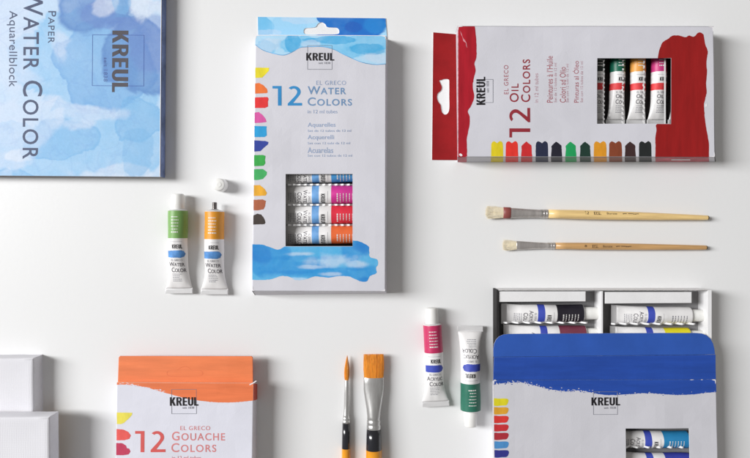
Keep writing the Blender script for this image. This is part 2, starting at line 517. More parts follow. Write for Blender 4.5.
def carton(t, top, base, h, holes, m, inner, org, skip=(), rnd=.7, th=.7, name='carton', sag=None):
    """top, base: four photo points (TL, TR, BR, BL)"""
    tp = [P(x, y, h) for x, y in top]; bs = [P(x, y, 0) for x, y in base]
    mb = MB()
    lp = [[(v.x, v.y) for v in tp]] + [[tuple(P(x, y, h)[:2]) for x, y in hh] for hh in holes]
    slab(mb, lp, h - th * mm - rnd * mm * .4, h, m, rnd * mm, inner)
    hz = h - th * mm - rnd * mm * .4
    for i in range(4):                     # TL->TR, TR->BR, BR->BL, BL->TL ; reversed to run counter-clockwise
        if i in skip: continue
        a, b = (i + 1) % 4, i
        at, bt = tp[a].copy(), tp[b].copy()
        f = hz / h
        at = bs[a].lerp(tp[a], f); bt = bs[b].lerp(tp[b], f)
        # a -> b counter-clockwise seen from above is BL->BR->TR->TL: outside on the right
        wall(mb, bt, at, bs[b], bs[a], -th * mm, m, inner) if False else wall(mb, at, bt, bs[a], bs[b], th * mm * (1 if True else -1), m, inner)
    lo = inset(ccw([(v.x, v.y) for v in bs]), 1.0 * mm)
    slab(mb, [[(q[0], q[1]) for q in lo]], .3 * mm, .9 * mm, inner)
    o = mb.build(name, t, org)
    return o, tp, bs

def swatch(t, org, px, z, rgb, label, idx=0, extra=None):
    mb = MB()
    k = 'swatch_' + label.replace(' ', '_')
    m = M(k, rgb, rough=.5, var=.07, scale=180, stretch=(1, .35, 1))
    flat(mb, px, z, m)
    if extra: extra(mb, m)
    o = mb.build('colour_swatch', t, org); o['label'] = label
    return o

def corrugated(t, org, x0, y0, x1, y1, zt, amp, wid, period=11., name='corrugated_strip'):
    """wavy board strip between two rows of tubes"""
    a = P(x0, y0, zt); b = P(x1, y1, zt)
    L = (b - a).length; n = int(L / (period * mm) * 14)
    d = (b - a).normalized(); s = Vector((-d.y, d.x, 0)) * wid * mm / 2
    mb = MB(); vs = []
    for i in range(n + 1):
        u = i / n; z = zt + amp * mm * (math.sin(2 * math.pi * u * L / (period * mm)) - 1)
        c = a.lerp(b, u); c.z = z
        vs += [c - s, c + s, c + s - Vector((0, 0, .35 * mm)), c - s - Vector((0, 0, .35 * mm))]
    fs = []
    for i in range(n):
        o = i * 4
        for q in range(4): fs.append((o + q, o + 4 + q, o + 4 + (q + 1) % 4, o + (q + 1) % 4))
    fs += [(0, 1, 2, 3), (n * 4 + 3, n * 4 + 2, n * 4 + 1, n * 4)]
    mb.add(vs, fs, white_b)
    return mb.build(name, t, org, smooth=True)

def corner_wear(t, org, corners, z, seed):
    rr = random.Random(seed)
    for (x, y), (dx, dy) in corners:
        mb = MB()
        a, b_ = rr.uniform(2.5, 6), rr.uniform(1.8, 5)
        px = smooth_pts([(x, y), (x + dx * a, y + dy * .15), (x + dx * a * .5, y + dy * .5), (x + dx * .7, y + dy * .8), (x + dx * .45, y + dy * b_ * .6), (x + dx * .12, y + dy * b_)], True, 4)
        flat(mb, rag(px, .12, 1.2, seed), z, worn_highlit); mb.build('worn_corner', t, org)

# =================================================================== THE TABLE
mb = MB()
tbl, nt, b = new_mat('satin_white_table')
tc = nt.nodes.new('ShaderNodeTexCoord'); n = nt.nodes.new('ShaderNodeTexNoise'); n.inputs['Scale'].default_value = 3.; n.inputs['Detail'].default_value = 6
link(nt, tc.outputs['Object'], n.inputs['Vector'])
r = nt.nodes.new('ShaderNodeValToRGB'); r.color_ramp.elements[0].color = (.80, .80, .795, 1); r.color_ramp.elements[1].color = (.835, .835, .832, 1)
link(nt, n.outputs['Fac'], r.inputs['Fac']); link(nt, r.outputs['Color'], b.inputs['Base Color'])
b.inputs['Roughness'].default_value = .38; b.inputs['Specular IOR Level'].default_value = .45
n2 = nt.nodes.new('ShaderNodeTexNoise'); n2.inputs['Scale'].default_value = 260.; n2.inputs['Detail'].default_value = 4
link(nt, tc.outputs['Object'], n2.inputs['Vector'])
bu = nt.nodes.new('ShaderNodeBump'); bu.inputs['Strength'].default_value = .06; bu.inputs['Distance'].default_value = .001
link(nt, n2.outputs['Fac'], bu.inputs['Height']); link(nt, bu.outputs['Normal'], b.inputs['Normal'])
slab(mb, [[(-1.6, -1.2), (1.6, -1.2), (1.6, 1.2), (-1.6, 1.2)]], -.03, 0., tbl)
tb = mb.build('tabletop'); tb['kind'] = 'structure'; tb['label'] = 'smooth satin white tabletop under everything'

# =================================================================== WATERCOLOUR PAD (top left)
hp = .015
ang = -.0075
def rp(x, y): return (x + ang * y, y - ang * (x - 161))
loc = P(160, 177, 0)
pad = thing('watercolour_pad', 'thick pad of watercolour paper with a cloudy blue cover, beside the watercolour box', 'paper pad', loc)
pc = [rp(-70, -60), rp(161.4, -60), rp(161.4, 176.8), rp(-70, 176.8)]
def padloc(d, z): return [tuple(P(x + d[0], y + d[1], z)[:2]) for x, y in pc]
mb = MB()
edge = [P(x, y, hp) for x, y in pc]
paper = M('paper_block_edge', (186, 186, 190), rough=.8, var=.10, scale=500, stretch=(.05, .05, 9))
slab(mb, [[(v.x - .0004, v.y + .0004) for v in edge]], .6 * mm, hp - .5 * mm, paper); mb.build('page_block', pad, loc)
mb = MB(); slab(mb, [[(v.x, v.y) for v in edge]], .05 * mm, .6 * mm, raw_b); mb.build('backing_board', pad, loc)
cov = wash('printed_blue_wash', (194, 217, 240), [
    dict(c=(160, 204, 236), blobs=[], ns=11., amp=2.6, a=.8, t0=.2, t1=1., soft=.5, rim=0.),
    dict(c=(146, 196, 234), blobs=[(86, 70, 64, 70), (50, 150, 80, 36), (132, 125, 44, 50)], amp=2.2, ns=15., a=.95, t0=.2, t1=1.0, soft=.10, rim=.22, rimw=.25),
    dict(c=(120, 172, 222), blobs=[(104, 62, 50, 48)], amp=.8, ns=24., a=.85, t0=.15, t1=1.0, soft=.05, rim=.28, rimw=.10, ts=32.),
    dict(c=(98, 142, 200), blobs=[(142, 56, 40, 40), (88, 4, 40, 30)], amp=1.5, ns=20., a=1., t0=.3, t1=.9, soft=.16, rim=.22, rimw=.2, ts=30.),
    dict(c=(108, 134, 198), blobs=[(150, 46, 26, 30), (98, 12, 22, 14), (120, 24, 30, 8)], amp=1.3, ns=30., a=.7, t0=.3, t1=.8, soft=.35, rim=.14),
    dict(c=(122, 180, 226), blobs=[(138, 118, 26, 22), (10, 184, 40, 16), (60, 142, 40, 20)], amp=1.7, ns=24., a=.8, t0=.2, t1=.9, soft=.10, rim=.3, rimw=.12, ts=30.),
    dict(c=(208, 220, 239), blobs=[(98, 114, 36, 10), (84, 124, 20, 10), (50, 112, 18, 16), (12, 132, 36, 36), (8, 34, 40, 62), (60, 50, 12, 18)], amp=2.6, ns=24., a=.85, t0=.2, t1=.9, soft=.45, rim=0., ts=60.),
    dict(c=(226, 231, 241), blobs=[(104, 4, 13, 12), (146, 8, 18, 16), (118, 174, 46, 9), (18, 156, 20, 9)], amp=2.4, ns=30., a=.75, t0=.2, t1=.9, soft=.35, rim=0.),
    dict(c=(126, 182, 226), blobs=[(121, 4, 9, 13), (138, 156, 18, 26)], amp=1.6, ns=40., a=.7, t0=.3, t1=.8, soft=.2, rim=.12),
    dict(c=(70, 112, 200), blobs=[], ns=26., amp=1.9, a=.0, rim=.10, rimw=.07, soft=.04, t0=0., t1=0.),
], loc, hp, grain=.14)
mb = MB(); side = M('blue_cover_edge', (120, 138, 184), rough=.6, var=.25, scale=40)
slab(mb, [[(v.x, v.y) for v in edge]], hp - .5 * mm, hp, cov, .12 * mm, side)
# cover folded down over the glued right-hand edge
e = [P(x, y, hp) for x, y in pc]
mb.add([e[1] + Vector((.0005, 0, -.0002)), e[2] + Vector((.0005, 0, -.0002)), Vector((e[2].x + .0006, e[2].y, .0006)), Vector((e[1].x + .0006, e[1].y, .0006))], [(3, 2, 1, 0)], side)
mb.build('cover', pad, loc)
mb = MB(); z = hp + .12 * mm
write(mb, 'Paper', (48.3, 12, 56, 44), z, ink_n, -90, rp, sc=.82, space=1.1)
write(mb, 'Water Color', (23.5, -10, 43, 160), z, ink_n, -90, rp, sc=.80, space=1.12, bold=.006)
write(mb, 'Aquarellblock', (7, 12, 17.5, 88), z, ink_n, -90, rp, space=1.05)
mb.build('lettering', pad, loc)
mb = MB()
write(mb, 'KREUL', (112.6, 31, 128.6, 92.5), z, ink_br, -90, rp, bold=.045)
frame(mb, 92.6, 35.2, 144.6, 86.4, .5, z - .04 * mm, M('blue_frame_ink', (70, 100, 170), var=.05), rp)
write(mb, 'seit 1838', (104.2, 58, 107.8, 82), z, M('blue_small_ink', (82, 108, 170), var=.05), -90, rp)
mb.build('logo', pad, loc)
mb = MB()
flat(mb, [rp(161.0, -60), rp(161.5, -60), rp(161.5, 176.8), rp(160.9, 176.8)], hp + .06 * mm, worn_highlit); mb.build('cover_fold', pad, loc)

# =================================================================== WATERCOLOUR BOX
hw = .024
loc = P(320, 165, 0)
wb = thing('paint_box', 'tall grey white carton of twelve watercolours with blue wash, hang tab and window', 'paint box', loc)
BOW[wb.name] = (0.0011, hw, 1.3)
topw = [(255.4, 34.9), (386.0, 35.5), (385.3, 291.4), (252.0, 291.0)]
basew = [(258.4, 39.0), (387.6, 39.5), (387.0, 293.2), (254.8, 295.0)]
winw = rect_px(285.6, 174.0, 352.6, 246.2)
cw, tpw, bsw = carton(wb, topw, basew, hw, [winw], board, dark_in, loc)
zt = hw + .10 * mm
sky = dict(ns=34., ts=80.)
washW = wash('printed_sky_wash', (178, 219, 244), [
    dict(c=(104, 192, 236), blobs=[(300, 44, 22, 9), (345, 46, 44, 14), (376, 44, 24, 10), (262, 50, 14, 9)], amp=2.4, ns=38., a=.9, t0=.2, t1=1., soft=.25, rim=.18, rimw=.2, ts=70.),
    dict(c=(44, 164, 220), blobs=[(294, 42, 8, 9), (366, 49, 18, 6), (330, 40, 30, 4)], amp=1.6, ns=44., a=.9, t0=.25, t1=.9, soft=.22, rim=.2, ts=90.),
    dict(c=(204, 218, 236), blobs=[(270, 44, 14, 8), (375, 58, 16, 6), (312, 44, 12, 4)], amp=1.8, ns=50., a=.8, t0=.3, t1=.7, soft=.4, rim=0.),
    # lower cloud
    dict(c=(66, 172, 224), blobs=[(310, 264, 90, 30)], amp=.3, ns=30., a=1., t0=.6, t1=.5, soft=.05, rim=0.),
    dict(c=(34, 140, 212), blobs=[(266, 256, 30, 20), (300, 268, 44, 10), (357, 250, 20, 14), (366, 274, 22, 14), (340, 276, 34, 7)], amp=2.0, ns=36., a=.95, t0=.25, t1=.9, soft=.45, rim=.08, ts=70.),
    dict(c=(24, 112, 198), blobs=[(260, 254, 16, 11), (362, 246, 12, 9), (364, 281, 10, 6)], amp=1.6, ns=44., a=.8, t0=.2, t1=.9, soft=.5, rim=.05),
    dict(c=(200, 218, 236), blobs=[(330, 260, 30, 8), (356, 264, 18, 5), (312, 267, 18, 3), (332, 274, 16, 2.6), (302, 254, 18, 2.6)], amp=1.8, ns=52., a=.95, t0=.25, t1=.8, soft=.7, rim=0., ts=120.),
    dict(c=(208, 226, 242), blobs=[(272, 243, 14, 4), (296, 280, 18, 3)], amp=1.6, ns=60., a=.8, t0=.3, t1=.7, soft=.5, rim=0.),
    dict(c=(30, 132, 210), blobs=[(300, 258, 46, 3), (345, 269, 30, 2.2), (290, 272, 34, 2.4)], amp=1.4, ns=70., a=.6, t0=.2, t1=.8, soft=.7, rim=0.),
], loc, hw, grain=.10)
mb = MB()
low = smooth_pts([(255.2, 45), (263, 50.5), (274, 54), (284, 55.4), (293, 52), (300, 48), (308, 47.2), (322, 47), (333, 49.5), (343, 54.5), (355, 60), (364, 63.2), (375, 64.8), (385.9, 64.2)], False, 6)
flat(mb, [(385.8, 35.7), (255.6, 35.2)] + rag(low, .12, .8), zt, washW)
rim = rag(low, .12, .8)
mb2 = [(x, y - .5) for x, y in rim]
flat(mb, rim + list(reversed([(x, y - .65) for x, y in rim])), zt + .03 * mm, M('wash_rim_blue', (106, 172, 222), var=.2, scale=120))
cl = smooth_pts([(252.5, 244.3), (262, 244.6), (268, 246.5), (278, 249.6), (284, 246.8), (285.6, 246.6)], False, 5)
cr = smooth_pts([(352.8, 240.6), (358, 241), (364, 243.5), (368.5, 246.5), (369.2, 252), (370, 257), (377, 259.5), (378, 264), (376, 268), (376.5, 273), (370, 276), (367, 281), (361, 281.5), (355, 279), (349, 276.5), (340, 276), (328, 277.5), (315, 276.5), (305, 279.5), (296, 280), (290, 277), (281, 276), (272, 279), (264, 280), (252.2, 279.8)], False, 5)
mb.build('printed_wash', wb, loc); mb = MB()
flat(mb, rag(cl, .2, .6) + [(285.6, 246.5), (352.6, 246.5)] + rag(cr, .35, .5), zt, washW)
mb.build('printed_wash', wb, loc)
# hang tab lying on the table behind the box
tz = .7 * mm
def tabloop(pts): return [tuple(P(x, y, tz)[:2]) for x, y in pts]
holew = smooth_pts([(303.6, 31), (305.5, 28.3), (311, 27.8), (315.5, 27), (318, 23.8), (321.5, 22.4), (325.2, 24.2), (327, 27), (332, 27.6), (337, 28), (339.2, 31), (337, 34.2), (322, 34.6), (306, 34.4)], True, 5)
washT = wash('printed_tab_wash', (168, 216, 244), [
    dict(c=(64, 176, 228), blobs=[(262, 26, 16, 12)], amp=1.7, ns=50., a=.8, t0=.3, t1=.8, soft=.16, rim=.2),
    dict(c=(150, 206, 240), blobs=[(290, 26, 26, 12)], amp=1.7, ns=50., a=.8, t0=.4, t1=.6, soft=.16, rim=.2),
    dict(c=(196, 216, 238), blobs=[(300, 20, 18, 5), (268, 33, 14, 4)], amp=1.7, ns=60., a=.7, t0=.4, t1=.6, soft=.2, rim=0.),
    dict(c=(34, 112, 196), blobs=[(352, 26, 36, 20), (330, 18, 16, 8)], amp=.9, ns=44., a=1., t0=.75, t1=.5, soft=.12, rim=.1),
    dict(c=(44, 142, 214), blobs=[(376, 26, 14, 10)], amp=1., ns=44., a=.7, t0=.4, t1=.7, soft=.3, rim=0.),
    dict(c=(40, 84, 176), blobs=[(353, 27, 10, 6)], amp=.8, ns=44., a=.6, t0=.4, t1=.7, soft=.3, rim=0.),
], loc, tz, grain=.06)
mb = MB()
slab(mb, [tabloop([(257.8, 17.0), (385.6, 18.4), (387.2, 41.0), (258.2, 41.0)]), tabloop(holew)], .1 * mm, tz, washT, 0., worn_highlit)
mb.build('hang_tab', wb, loc)
mb = MB(); z = zt + .05 * mm
ink_wb = M('sky_blue_ink', (46, 140, 200), var=.03); ink_w2 = M('steel_blue_ink', (112, 146, 184), var=.03); ink_w3 = M('pale_blue_ink', (150, 168, 198), var=.03)
write(mb, '12', (272.4, 86, 302, 105.6), z, ink_wb, bold=.022)
write(mb, 'EL GRECO', (316.3, 80.8, 346, 85.0), z, ink_w3, space=1.15)
write(mb, 'Water', (307.6, 86.3, 346, 94.4), z, ink_w2, sc=.8, space=1.15, bold=.014)
write(mb, 'Colors', (307.6, 97.4, 352, 105.8), z, ink_w2, sc=.8, space=1.15, bold=.014)
write(mb, 'in 12 ml tubes', (307.6, 109.8, 337.4, 113.4), z, ink_w3)
for i, (a, bt_, x1, x2) in enumerate((('Aquarelles', 'Set de 12 tubes de 12 ml', 335.5, 351), ('Acquerelli', 'Set con 12 tubi da 12 ml', 334, 350), ('Acuarelas', 'Set con 12 tubos de 12 ml', 333, 352))):
    y = 122.6 + i * 12.4
    write(mb, a, (307.6, y, x1, y + 5.6), z, ink_w3, bold=.006)
    write(mb, bt_, (307.6, y + 7.0, x2, y + 9.3), z, ink_w3)
mb.build('lettering', wb, loc)
def logo(t, org, box, fr, small, z, rot=0):
    mb = MB()
    frame(mb, *fr, .38, z, ink_fr)
    write(mb, 'KREUL', box, z + .05 * mm, ink, rot, bold=.045)
    write(mb, 'seit 1838', small, z + .05 * mm, ink_g, rot)
    return mb.build('logo', t, org)
logo(wb, loc, (306.2, 53, 334.2, 60.6), (307.4, 45.4, 332.2, 69.6), (318.4, 62, 330.2, 64), zt + .05 * mm)
sw = [('yellow', (238, 222, 40), 67.6, 78, [(0, 0), (14, .2), (13.4, 3.5), (10, 7), (7, 10), (0, 10.4)]),
      ('orange', (236, 116, 48), 83, 93.6, [(0, .4), (4, 0), (8, 2), (12, 6), (12.6, 9.5), (11, 10.2), (0, 10.6)]),
      ('scarlet', (230, 46, 48), 97, 108.4, [(0, .4), (12.6, 0), (13.8, 2), (13, 5), (13.2, 9.5), (10, 11), (0, 11)]),
      ('pink', (222, 92, 168), 112, 123, [(0, .6), (4, 0), (8, 3), (11, 7), (12, 10), (6, 10.8), (0, 11)]),
      ('sky blue', (40, 160, 218), 126, 137.4, [(0, 0), (12.2, .2), (12, 4), (12.4, 9.5), (10, 11), (0, 11.2)]),
      ('dark blue', (46, 66, 158), 140.4, 151.6, [(0, 0), (11, .6), (14.2, 1.6), (13.6, 4), (9, 8), (6, 10.8), (0, 11.2)]),
      ('mid green', (56, 172, 74), 155, 166.2, [(0, .2), (9, 0), (11.4, 1), (10.8, 5), (11.3, 8), (9.5, 10.8), (0, 11.2)]),
      ('leaf green', (64, 176, 96), 169, 180.2, [(0, .2), (9, 0), (13, 3), (12.6, 6), (9, 10), (4, 11), (0, 11)]),
      ('amber', (236, 172, 40), 185, 196, [(0, .2), (6, 0), (11, 4), (13.2, 8), (12, 10.6), (0, 11)]),
      ('brown', (176, 96, 62), 199.4, 210.6, [(0, .4), (9, 0), (12.4, 1.5), (11.6, 7), (10, 10), (4, 11), (0, 11)]),
      ('blackish brown', (64, 53, 47), 213.6, 224.6, [(0, 1.8), (4, 0), (8, 1), (11, 5), (12.2, 9), (11, 10.6), (0, 11)])]
for i, (nm, c, y0, y1, sh) in enumerate(sw):
    xl = 255.4 + (252.0 - 255.4) * (y0 - 35) / 256. + .25
    px = rag(dense([(xl + a, y0 + bq) for a, bq in sh], .7), .16, .8, i * 3.)
    px = [(max(xl, x), y) for x, y in px]
    swatch(wb, loc, px, zt, c, nm + ' paint swatch')
mb = MB()
flat(mb, [(255.2, 34.9), (386, 35.4), (386, 35.9), (255.2, 35.5)], zt + .08 * mm, worn_highlit)
mb.build('crease', wb, loc); mb = MB()
flat(mb, rag(dense([(255.6, 290.6), (385.2, 291.0), (385.2, 291.4), (255, 291.2)], 1.), .08), zt + .08 * mm, M('grey_crease', (168, 168, 172), var=.1))
mb.build('crease', wb, loc)
# insert: dark floor, corrugated strips
mb = MB(); q = [P(x, y, 0) for x, y in ((264, 60), (382, 60), (382, 286), (262, 286))]
slab(mb, [[(v.x, v.y) for v in q]], 1.2 * mm, 2.0 * mm, dark_in)
ins = mb.build('insert', wb, loc)
wcol = [('blue', (72, 152, 212), 174.5), ('magenta', (214, 60, 152), 194.6), ('red', (226, 52, 72), 214.8), ('orange', (238, 112, 62), 235.0)]
mk_w = M('pale_blue_stroke', (106, 160, 214), var=.12, scale=120)
desc = {'blue': 'sky blue watercolour tube, uppermost of four seen in the box window', 'magenta': 'magenta watercolour tube lying in the watercolour box window',
        'red': 'red watercolour tube between magenta and orange in the box window', 'orange': 'orange watercolour tube lying lowest in the watercolour box window'}
for nm, c, y in wcol:
    tube(desc[nm], 277, y, 2.2 * mm, -math.pi / 2, M('paint_' + nm + '_w', c, rough=.4, var=.03), ('Water', 'Color'), mk_w, R=9.2, tw=25, group='watercolour tubes in the box window', dx=4.4, full_mark=True)
for y in (184.6, 204.8, 225.0):
    corrugated(ins, loc, 268, y, 372, y, 17.0 * mm, 1.4, 1.6, 6.)

corner_wear(wb, loc, [((255.8, 35.4), (1, 1)), ((385.6, 36), (-1, 1)), ((384.9, 290.9), (-1, -1)), ((252.5, 290.5), (1, -1))], zt + .12 * mm, 3)

# two loose watercolour tubes and the loose cap
tube('green watercolour tube with white cap, lying left of the orange one', 180.6, 293, 0, 0, M('paint_leaf_green', (122, 166, 94), rough=.4, var=.04), ('Water', 'Color'), M('blue_stroke', (86, 142, 204), var=.15, scale=150), group='loose watercolour tubes')
tube('orange watercolour tube without its cap, bare metal nozzle showing', 215.8, 294, 0, -.012, M('paint_amber', (226, 152, 48), rough=.4, var=.04), ('Water', 'Color'), MAT['blue_stroke'], cap=False, group='loose watercolour tubes')
loc = P(222, 185.5, 0)
ct = thing('tube_cap', 'small white plastic tube cap standing alone above the orange tube', 'cap', loc)
mb = MB(); n = 48; prof = [(0, 6.2), (.3, 6.5), (7, 6.45), (13.6, 6.2), (14.6, 5.8), (15, 5.0)]
rings = [[Vector(((r - (.12 if i % 2 and 1 < s < 14 else 0)) * mm * math.cos(2 * math.pi * i / n), (r - (.12 if i % 2 and 1 < s < 14 else 0)) * mm * math.sin(2 * math.pi * i / n), s * mm + .05 * mm)) for i in range(n)] for s, r in prof]
for k in range(len(prof) - 1): mb.add(rings[k] + rings[k + 1], [(i, (i + 1) % n, n + (i + 1) % n, n + i) for i in range(n)], cap_w)
mb.add(rings[-1], [tuple(range(n))], cap_w); mb.add(rings[0], [tuple(range(n))[::-1]], cap_w)
o = mb.build('shell', ct, smooth=True); weld(o)
mb = MB(); rr = [(2.6, 15.02), (2.6, 15.3), (2.0, 15.4)]
rings = [[Vector((r * mm * math.cos(2 * math.pi * i / n), r * mm * math.sin(2 * math.pi * i / n), s * mm + .05 * mm)) for i in range(n)] for r, s in rr]
for k in range(2): mb.add(rings[k] + rings[k + 1], [(i, (i + 1) % n, n + (i + 1) % n, n + i) for i in range(n)], cap_w)
mb.add(rings[-1], [tuple(range(n))], cap_w); mb.build('moulding_nub', ct, smooth=True)

# =================================================================== OIL BOX
ho = .027
loc = P(586, 100, 0)
ob = thing('paint_box', 'carton of twelve oil colours lying sideways with red ends and red hang tab', 'paint box', loc)
BOW[ob.name] = (0.001, ho, 4.1)
topo = [(457.6, 26.0), (713.6, 26.4), (715.0, 157.2), (457.6, 156.8)]
baseo = [(456.0, 32.4), (703.5, 33.0), (715.6, 161.6), (457.4, 162.0)]
wino = rect_px(597.2, 58.4, 670.8, 123.8)
co_, tpo, bso = carton(ob, topo, baseo, ho, [wino], board, dark_in, loc)
zo = ho + .10 * mm
red_p = M('brick_red_paint', (154, 28, 28), rough=.55, spec=.25, var=.07, scale=90, stretch=(2.2, .25, 1))
red_l = M('crimson_paint', (174, 26, 42), rough=.55, spec=.25, var=.10, scale=90, stretch=(2.2, .25, 1))
red_t = M('dark_red_tab', (146, 22, 26), rough=.6, spec=.2, var=.06, scale=70)
def on_wall(x, t, off=.15):
    """point on the lower long wall of the oil box: x along the top crease, t down the wall"""
    u = (x - topo[3][0]) / (topo[2][0] - topo[3][0])
    a = tpo[3].lerp(tpo[2], u); b_ = bso[3].lerp(bso[2], u)
    q = a.lerp(b_, t); q.y -= off * mm
    return q
def wall_patch(mb, x0, x1, t0, t1, m, off=.15):
    k = max(1, int((x1 - x0) / 8))
    for i in range(k):
        a, b_ = x0 + (x1 - x0) * i / k, x0 + (x1 - x0) * (i + 1) / k
        mb.add([on_wall(a, t1, off), on_wall(b_, t1, off), on_wall(b_, t0, off), on_wall(a, t0, off)], [(0, 1, 2, 3)], m)
mb = MB()
rb = smooth_pts([(474.6, 26.2), (476, 37), (476.6, 50), (476.2, 58), (474.4, 64), (475.6, 71), (473.4, 80), (472.8, 88), (474.2, 97), (471, 106), (467.8, 111.6), (469.6, 117), (469.2, 127), (466.8, 138), (467.0, 148), (466.8, 156.9)], False, 5)
flat(mb, [(457.9, 156.8), (457.9, 26.2)] + rag(rb, .3, .5, 3), zo, red_l)
wall_patch(mb, 457.9, 466.8, .02, 1., M('red_wall_sheen', (196, 96, 108), var=.2), .18)  # same red made paler, painting in the sheen of the glossy wall
o = mb.build('paint_band', ob, loc); o['label'] = 'crimson band beside the hang tab'
mb = MB()
rl = smooth_pts([(655.2, 156.9), (655.4, 146), (655.2, 138), (656.4, 130), (655.6, 126), (657, 124.0)], False, 5)
rtp = smooth_pts([(657.6, 58.3), (659, 51), (661.5, 44), (664.5, 41), (668.5, 38.6), (672.5, 35.8), (678, 35.5), (682, 36.4), (685.5, 37.2), (689, 35.6), (692.5, 36.8), (695, 36), (697.5, 33.2), (700.5, 32.6), (703.4, 34.6), (704.2, 38), (705.2, 44), (707.4, 50), (707.6, 54), (706.4, 62), (706.8, 72), (706, 84), (706.6, 92), (705.2, 99), (704, 105), (704.4, 113), (705.6, 124), (707.4, 134), (709, 145), (708.8, 157.0)], False, 5)
flat(mb, rag(rl, .22, .6, 7) + [(657.2, 124.05), (671.05, 124.05), (671.05, 58.2)] + rag(rtp, .28, .55, 9), zo, red_p)
wall_patch(mb, 655.2, 708.6, .02, 1., M('red_wall_sheen'), .18)
wall_patch(mb, 671, 690, .42, .64, worn_highlit, .3)
o = mb.build('paint_band', ob, loc); o['label'] = 'brick red painted patch round the window'
mb = MB()
flat(mb, [(705.0, 105.0), (706.5, 103.4), (707.2, 106.2), (705.4, 107.4)], zo + .06 * mm, worn_highlit)
flat(mb, rag(dense(rect_px(457.4, 26.5, 458.3, 156.6), 1.), .12, .8), zo + .06 * mm, M('highlit_pink_crease', (232, 176, 186), var=.2, scale=300))  # fold's bright highlight put into the strip's colour, along with wear
flat(mb, rag(smooth_pts([(460.2, 31.2), (461.6, 34), (463, 38), (465.6, 41.5), (466.6, 44.5), (467.2, 47.8), (466.0, 46), (465.6, 43), (463.4, 41.4), (462.4, 37.5), (460.8, 34)], True, 4), .2, .9), zo + .06 * mm, M('scuff', (222, 150, 160), var=.2, scale=300))
flat(mb, rag(smooth_pts([(459, 154.6), (460.5, 153.4), (462.5, 155.3), (460.8, 156.4)], True, 4), .2), zo + .06 * mm, worn_highlit)
flat(mb, [(457.6, 26.1), (714, 26.3), (714, 26.65), (457.6, 26.5)], zo + .08 * mm, M('grey_crease'))
flat(mb, rag(dense([(466, 156.5), (655, 156.7), (655, 157.0), (466, 156.9)], 1.2), .06), zo + .08 * mm, M('grey_crease'))
mb.build('crease', ob, loc)
corner_wear(ob, loc, [((458, 26.5), (1, 1)), ((713.2, 26.9), (-1, 1)), ((714.5, 156.7), (-1, -1))], zo + .14 * mm, 5)
tz = .8 * mm
holeo = smooth_pts([(441.2, 80.2), (444, 79.2), (448.6, 79.6), (449.2, 84), (449.2, 97), (449.3, 108), (447.8, 113.2), (444.8, 114.6), (442, 112.4), (441.0, 107.5), (440.4, 104.6), (438.4, 102), (437.0, 97.6), (437.8, 93.6), (440.8, 90.8), (441.8, 87), (440.0, 82.6), (439.4, 80.6)], True, 4)
mb = MB()
slab(mb, [[tuple(P(x, y, tz)[:2]) for x, y in [(433.2, 32.4), (460, 34.6), (460, 160.2), (432.0, 160.0)]], [tuple(P(x, y, tz)[:2]) for x, y in holeo]], .1 * mm, tz, red_t, 0., worn_highlit)
mb.build('hang_tab', ob, loc)
osw = [('lemon yellow', (228, 206, 32), 491, 503.2), ('vermilion', (232, 54, 44), 505.6, 518.2), ('deep red', (206, 42, 46), 521, 532.2), ('navy', (38, 44, 70), 535.6, 548.2), ('blue black', (32, 32, 46), 551, 562.2),
       ('emerald', (30, 162, 92), 565.2, 576.4), ('bottle green', (26, 56, 46), 579.8, 590.8), ('ochre', (222, 150, 36), 593.8, 606.6), ('sienna', (134, 66, 40), 609, 622), ('umber', (62, 40, 40), 624.6, 635.8), ('soot black', (34, 38, 38), 638.8, 651.4)]
for i, (nm, c, x0, x1) in enumerate(osw):
    w = x1 - x0; y0 = 141.4
    if i in (2, 4, 5, 6, 9): sh = [(0, 15.6), (.6, 8), (.4, 5), (2, 3), (w * .36, 1.2), (w * .48, .3), (w * .6, 1.3), (w - 2.4, 2.8), (w - .8, 4.4), (w - .6, 8), (w, 15.6)]
    else: sh = [(0, 15.6), (.1, 8), (.2, 3), (1.2, .8), (3, 0), (w * .4, 1.0), (w * .5, 1.8), (w * .62, .6), (w - 3, -.2), (w - 1, 1.4), (w - .3, 5), (w, 15.6)]
    px = rag(smooth_pts([(x0 + a, y0 + b_) for a, b_ in sh], False, 4), .2, .8, i * 5.)
    px = [(x, min(y, 156.95)) for x, y in px]
    def ex(mbx, m, x0=x0, x1=x1): wall_patch(mbx, x0, x1, .02, 1., m)
    swatch(ob, loc, px, zo, c, nm + ' paint swatch', extra=ex)
ir = M('dark_red_ink', (150, 42, 54), var=.04); ir2 = M('dull_red_ink', (172, 96, 106), var=.04); ir3 = M('pale_red_ink', (190, 150, 160), var=.04)
mb = MB(); z = zo + .05 * mm
write(mb, '12', (509.2, 108, 530, 137.6), z, ir, 90, bold=.024)
write(mb, 'EL GRECO', (504, 65, 508.4, 94.2), z, ir2, 90, space=1.15)
write(mb, 'Oil', (509.6, 83.6, 518.6, 102.2), z, ir, 90, sc=.8, space=1.15, bold=.010)
write(mb, 'Colors', (521, 59.2, 530.2, 102.2), z, ir, 90, sc=.8, space=1.15, bold=.010)
write(mb, 'in 12 ml tubes', (534.4, 73.4, 538.2, 102.8), z, ir3, 90)
for a, bt_, xa, xb, ya, yb in (('Peintures \u00e0 l\u2019Huile', 'Set de 12 tubes de 12 ml', 546.8, 554, 56, 63), ('Colori ad Olio', 'Set con 12 tubi da 12 ml', 559.8, 566, 67, 64), ('Pinturas al \u00d3leo', 'Set con 12 tubos de 12 ml', 572.8, 580.4, 61, 61.4)):
    write(mb, a, (xa, ya, xa + 6.0, 102.6), z, ir2, 90)
    write(mb, bt_, (xb, yb, xb + 2.6, 102.4), z, ir3, 90)
wq = MB()
vs_, fs_ = text_geo('12 ml tubes', bold=.02)
mb.build('lettering', ob, loc)
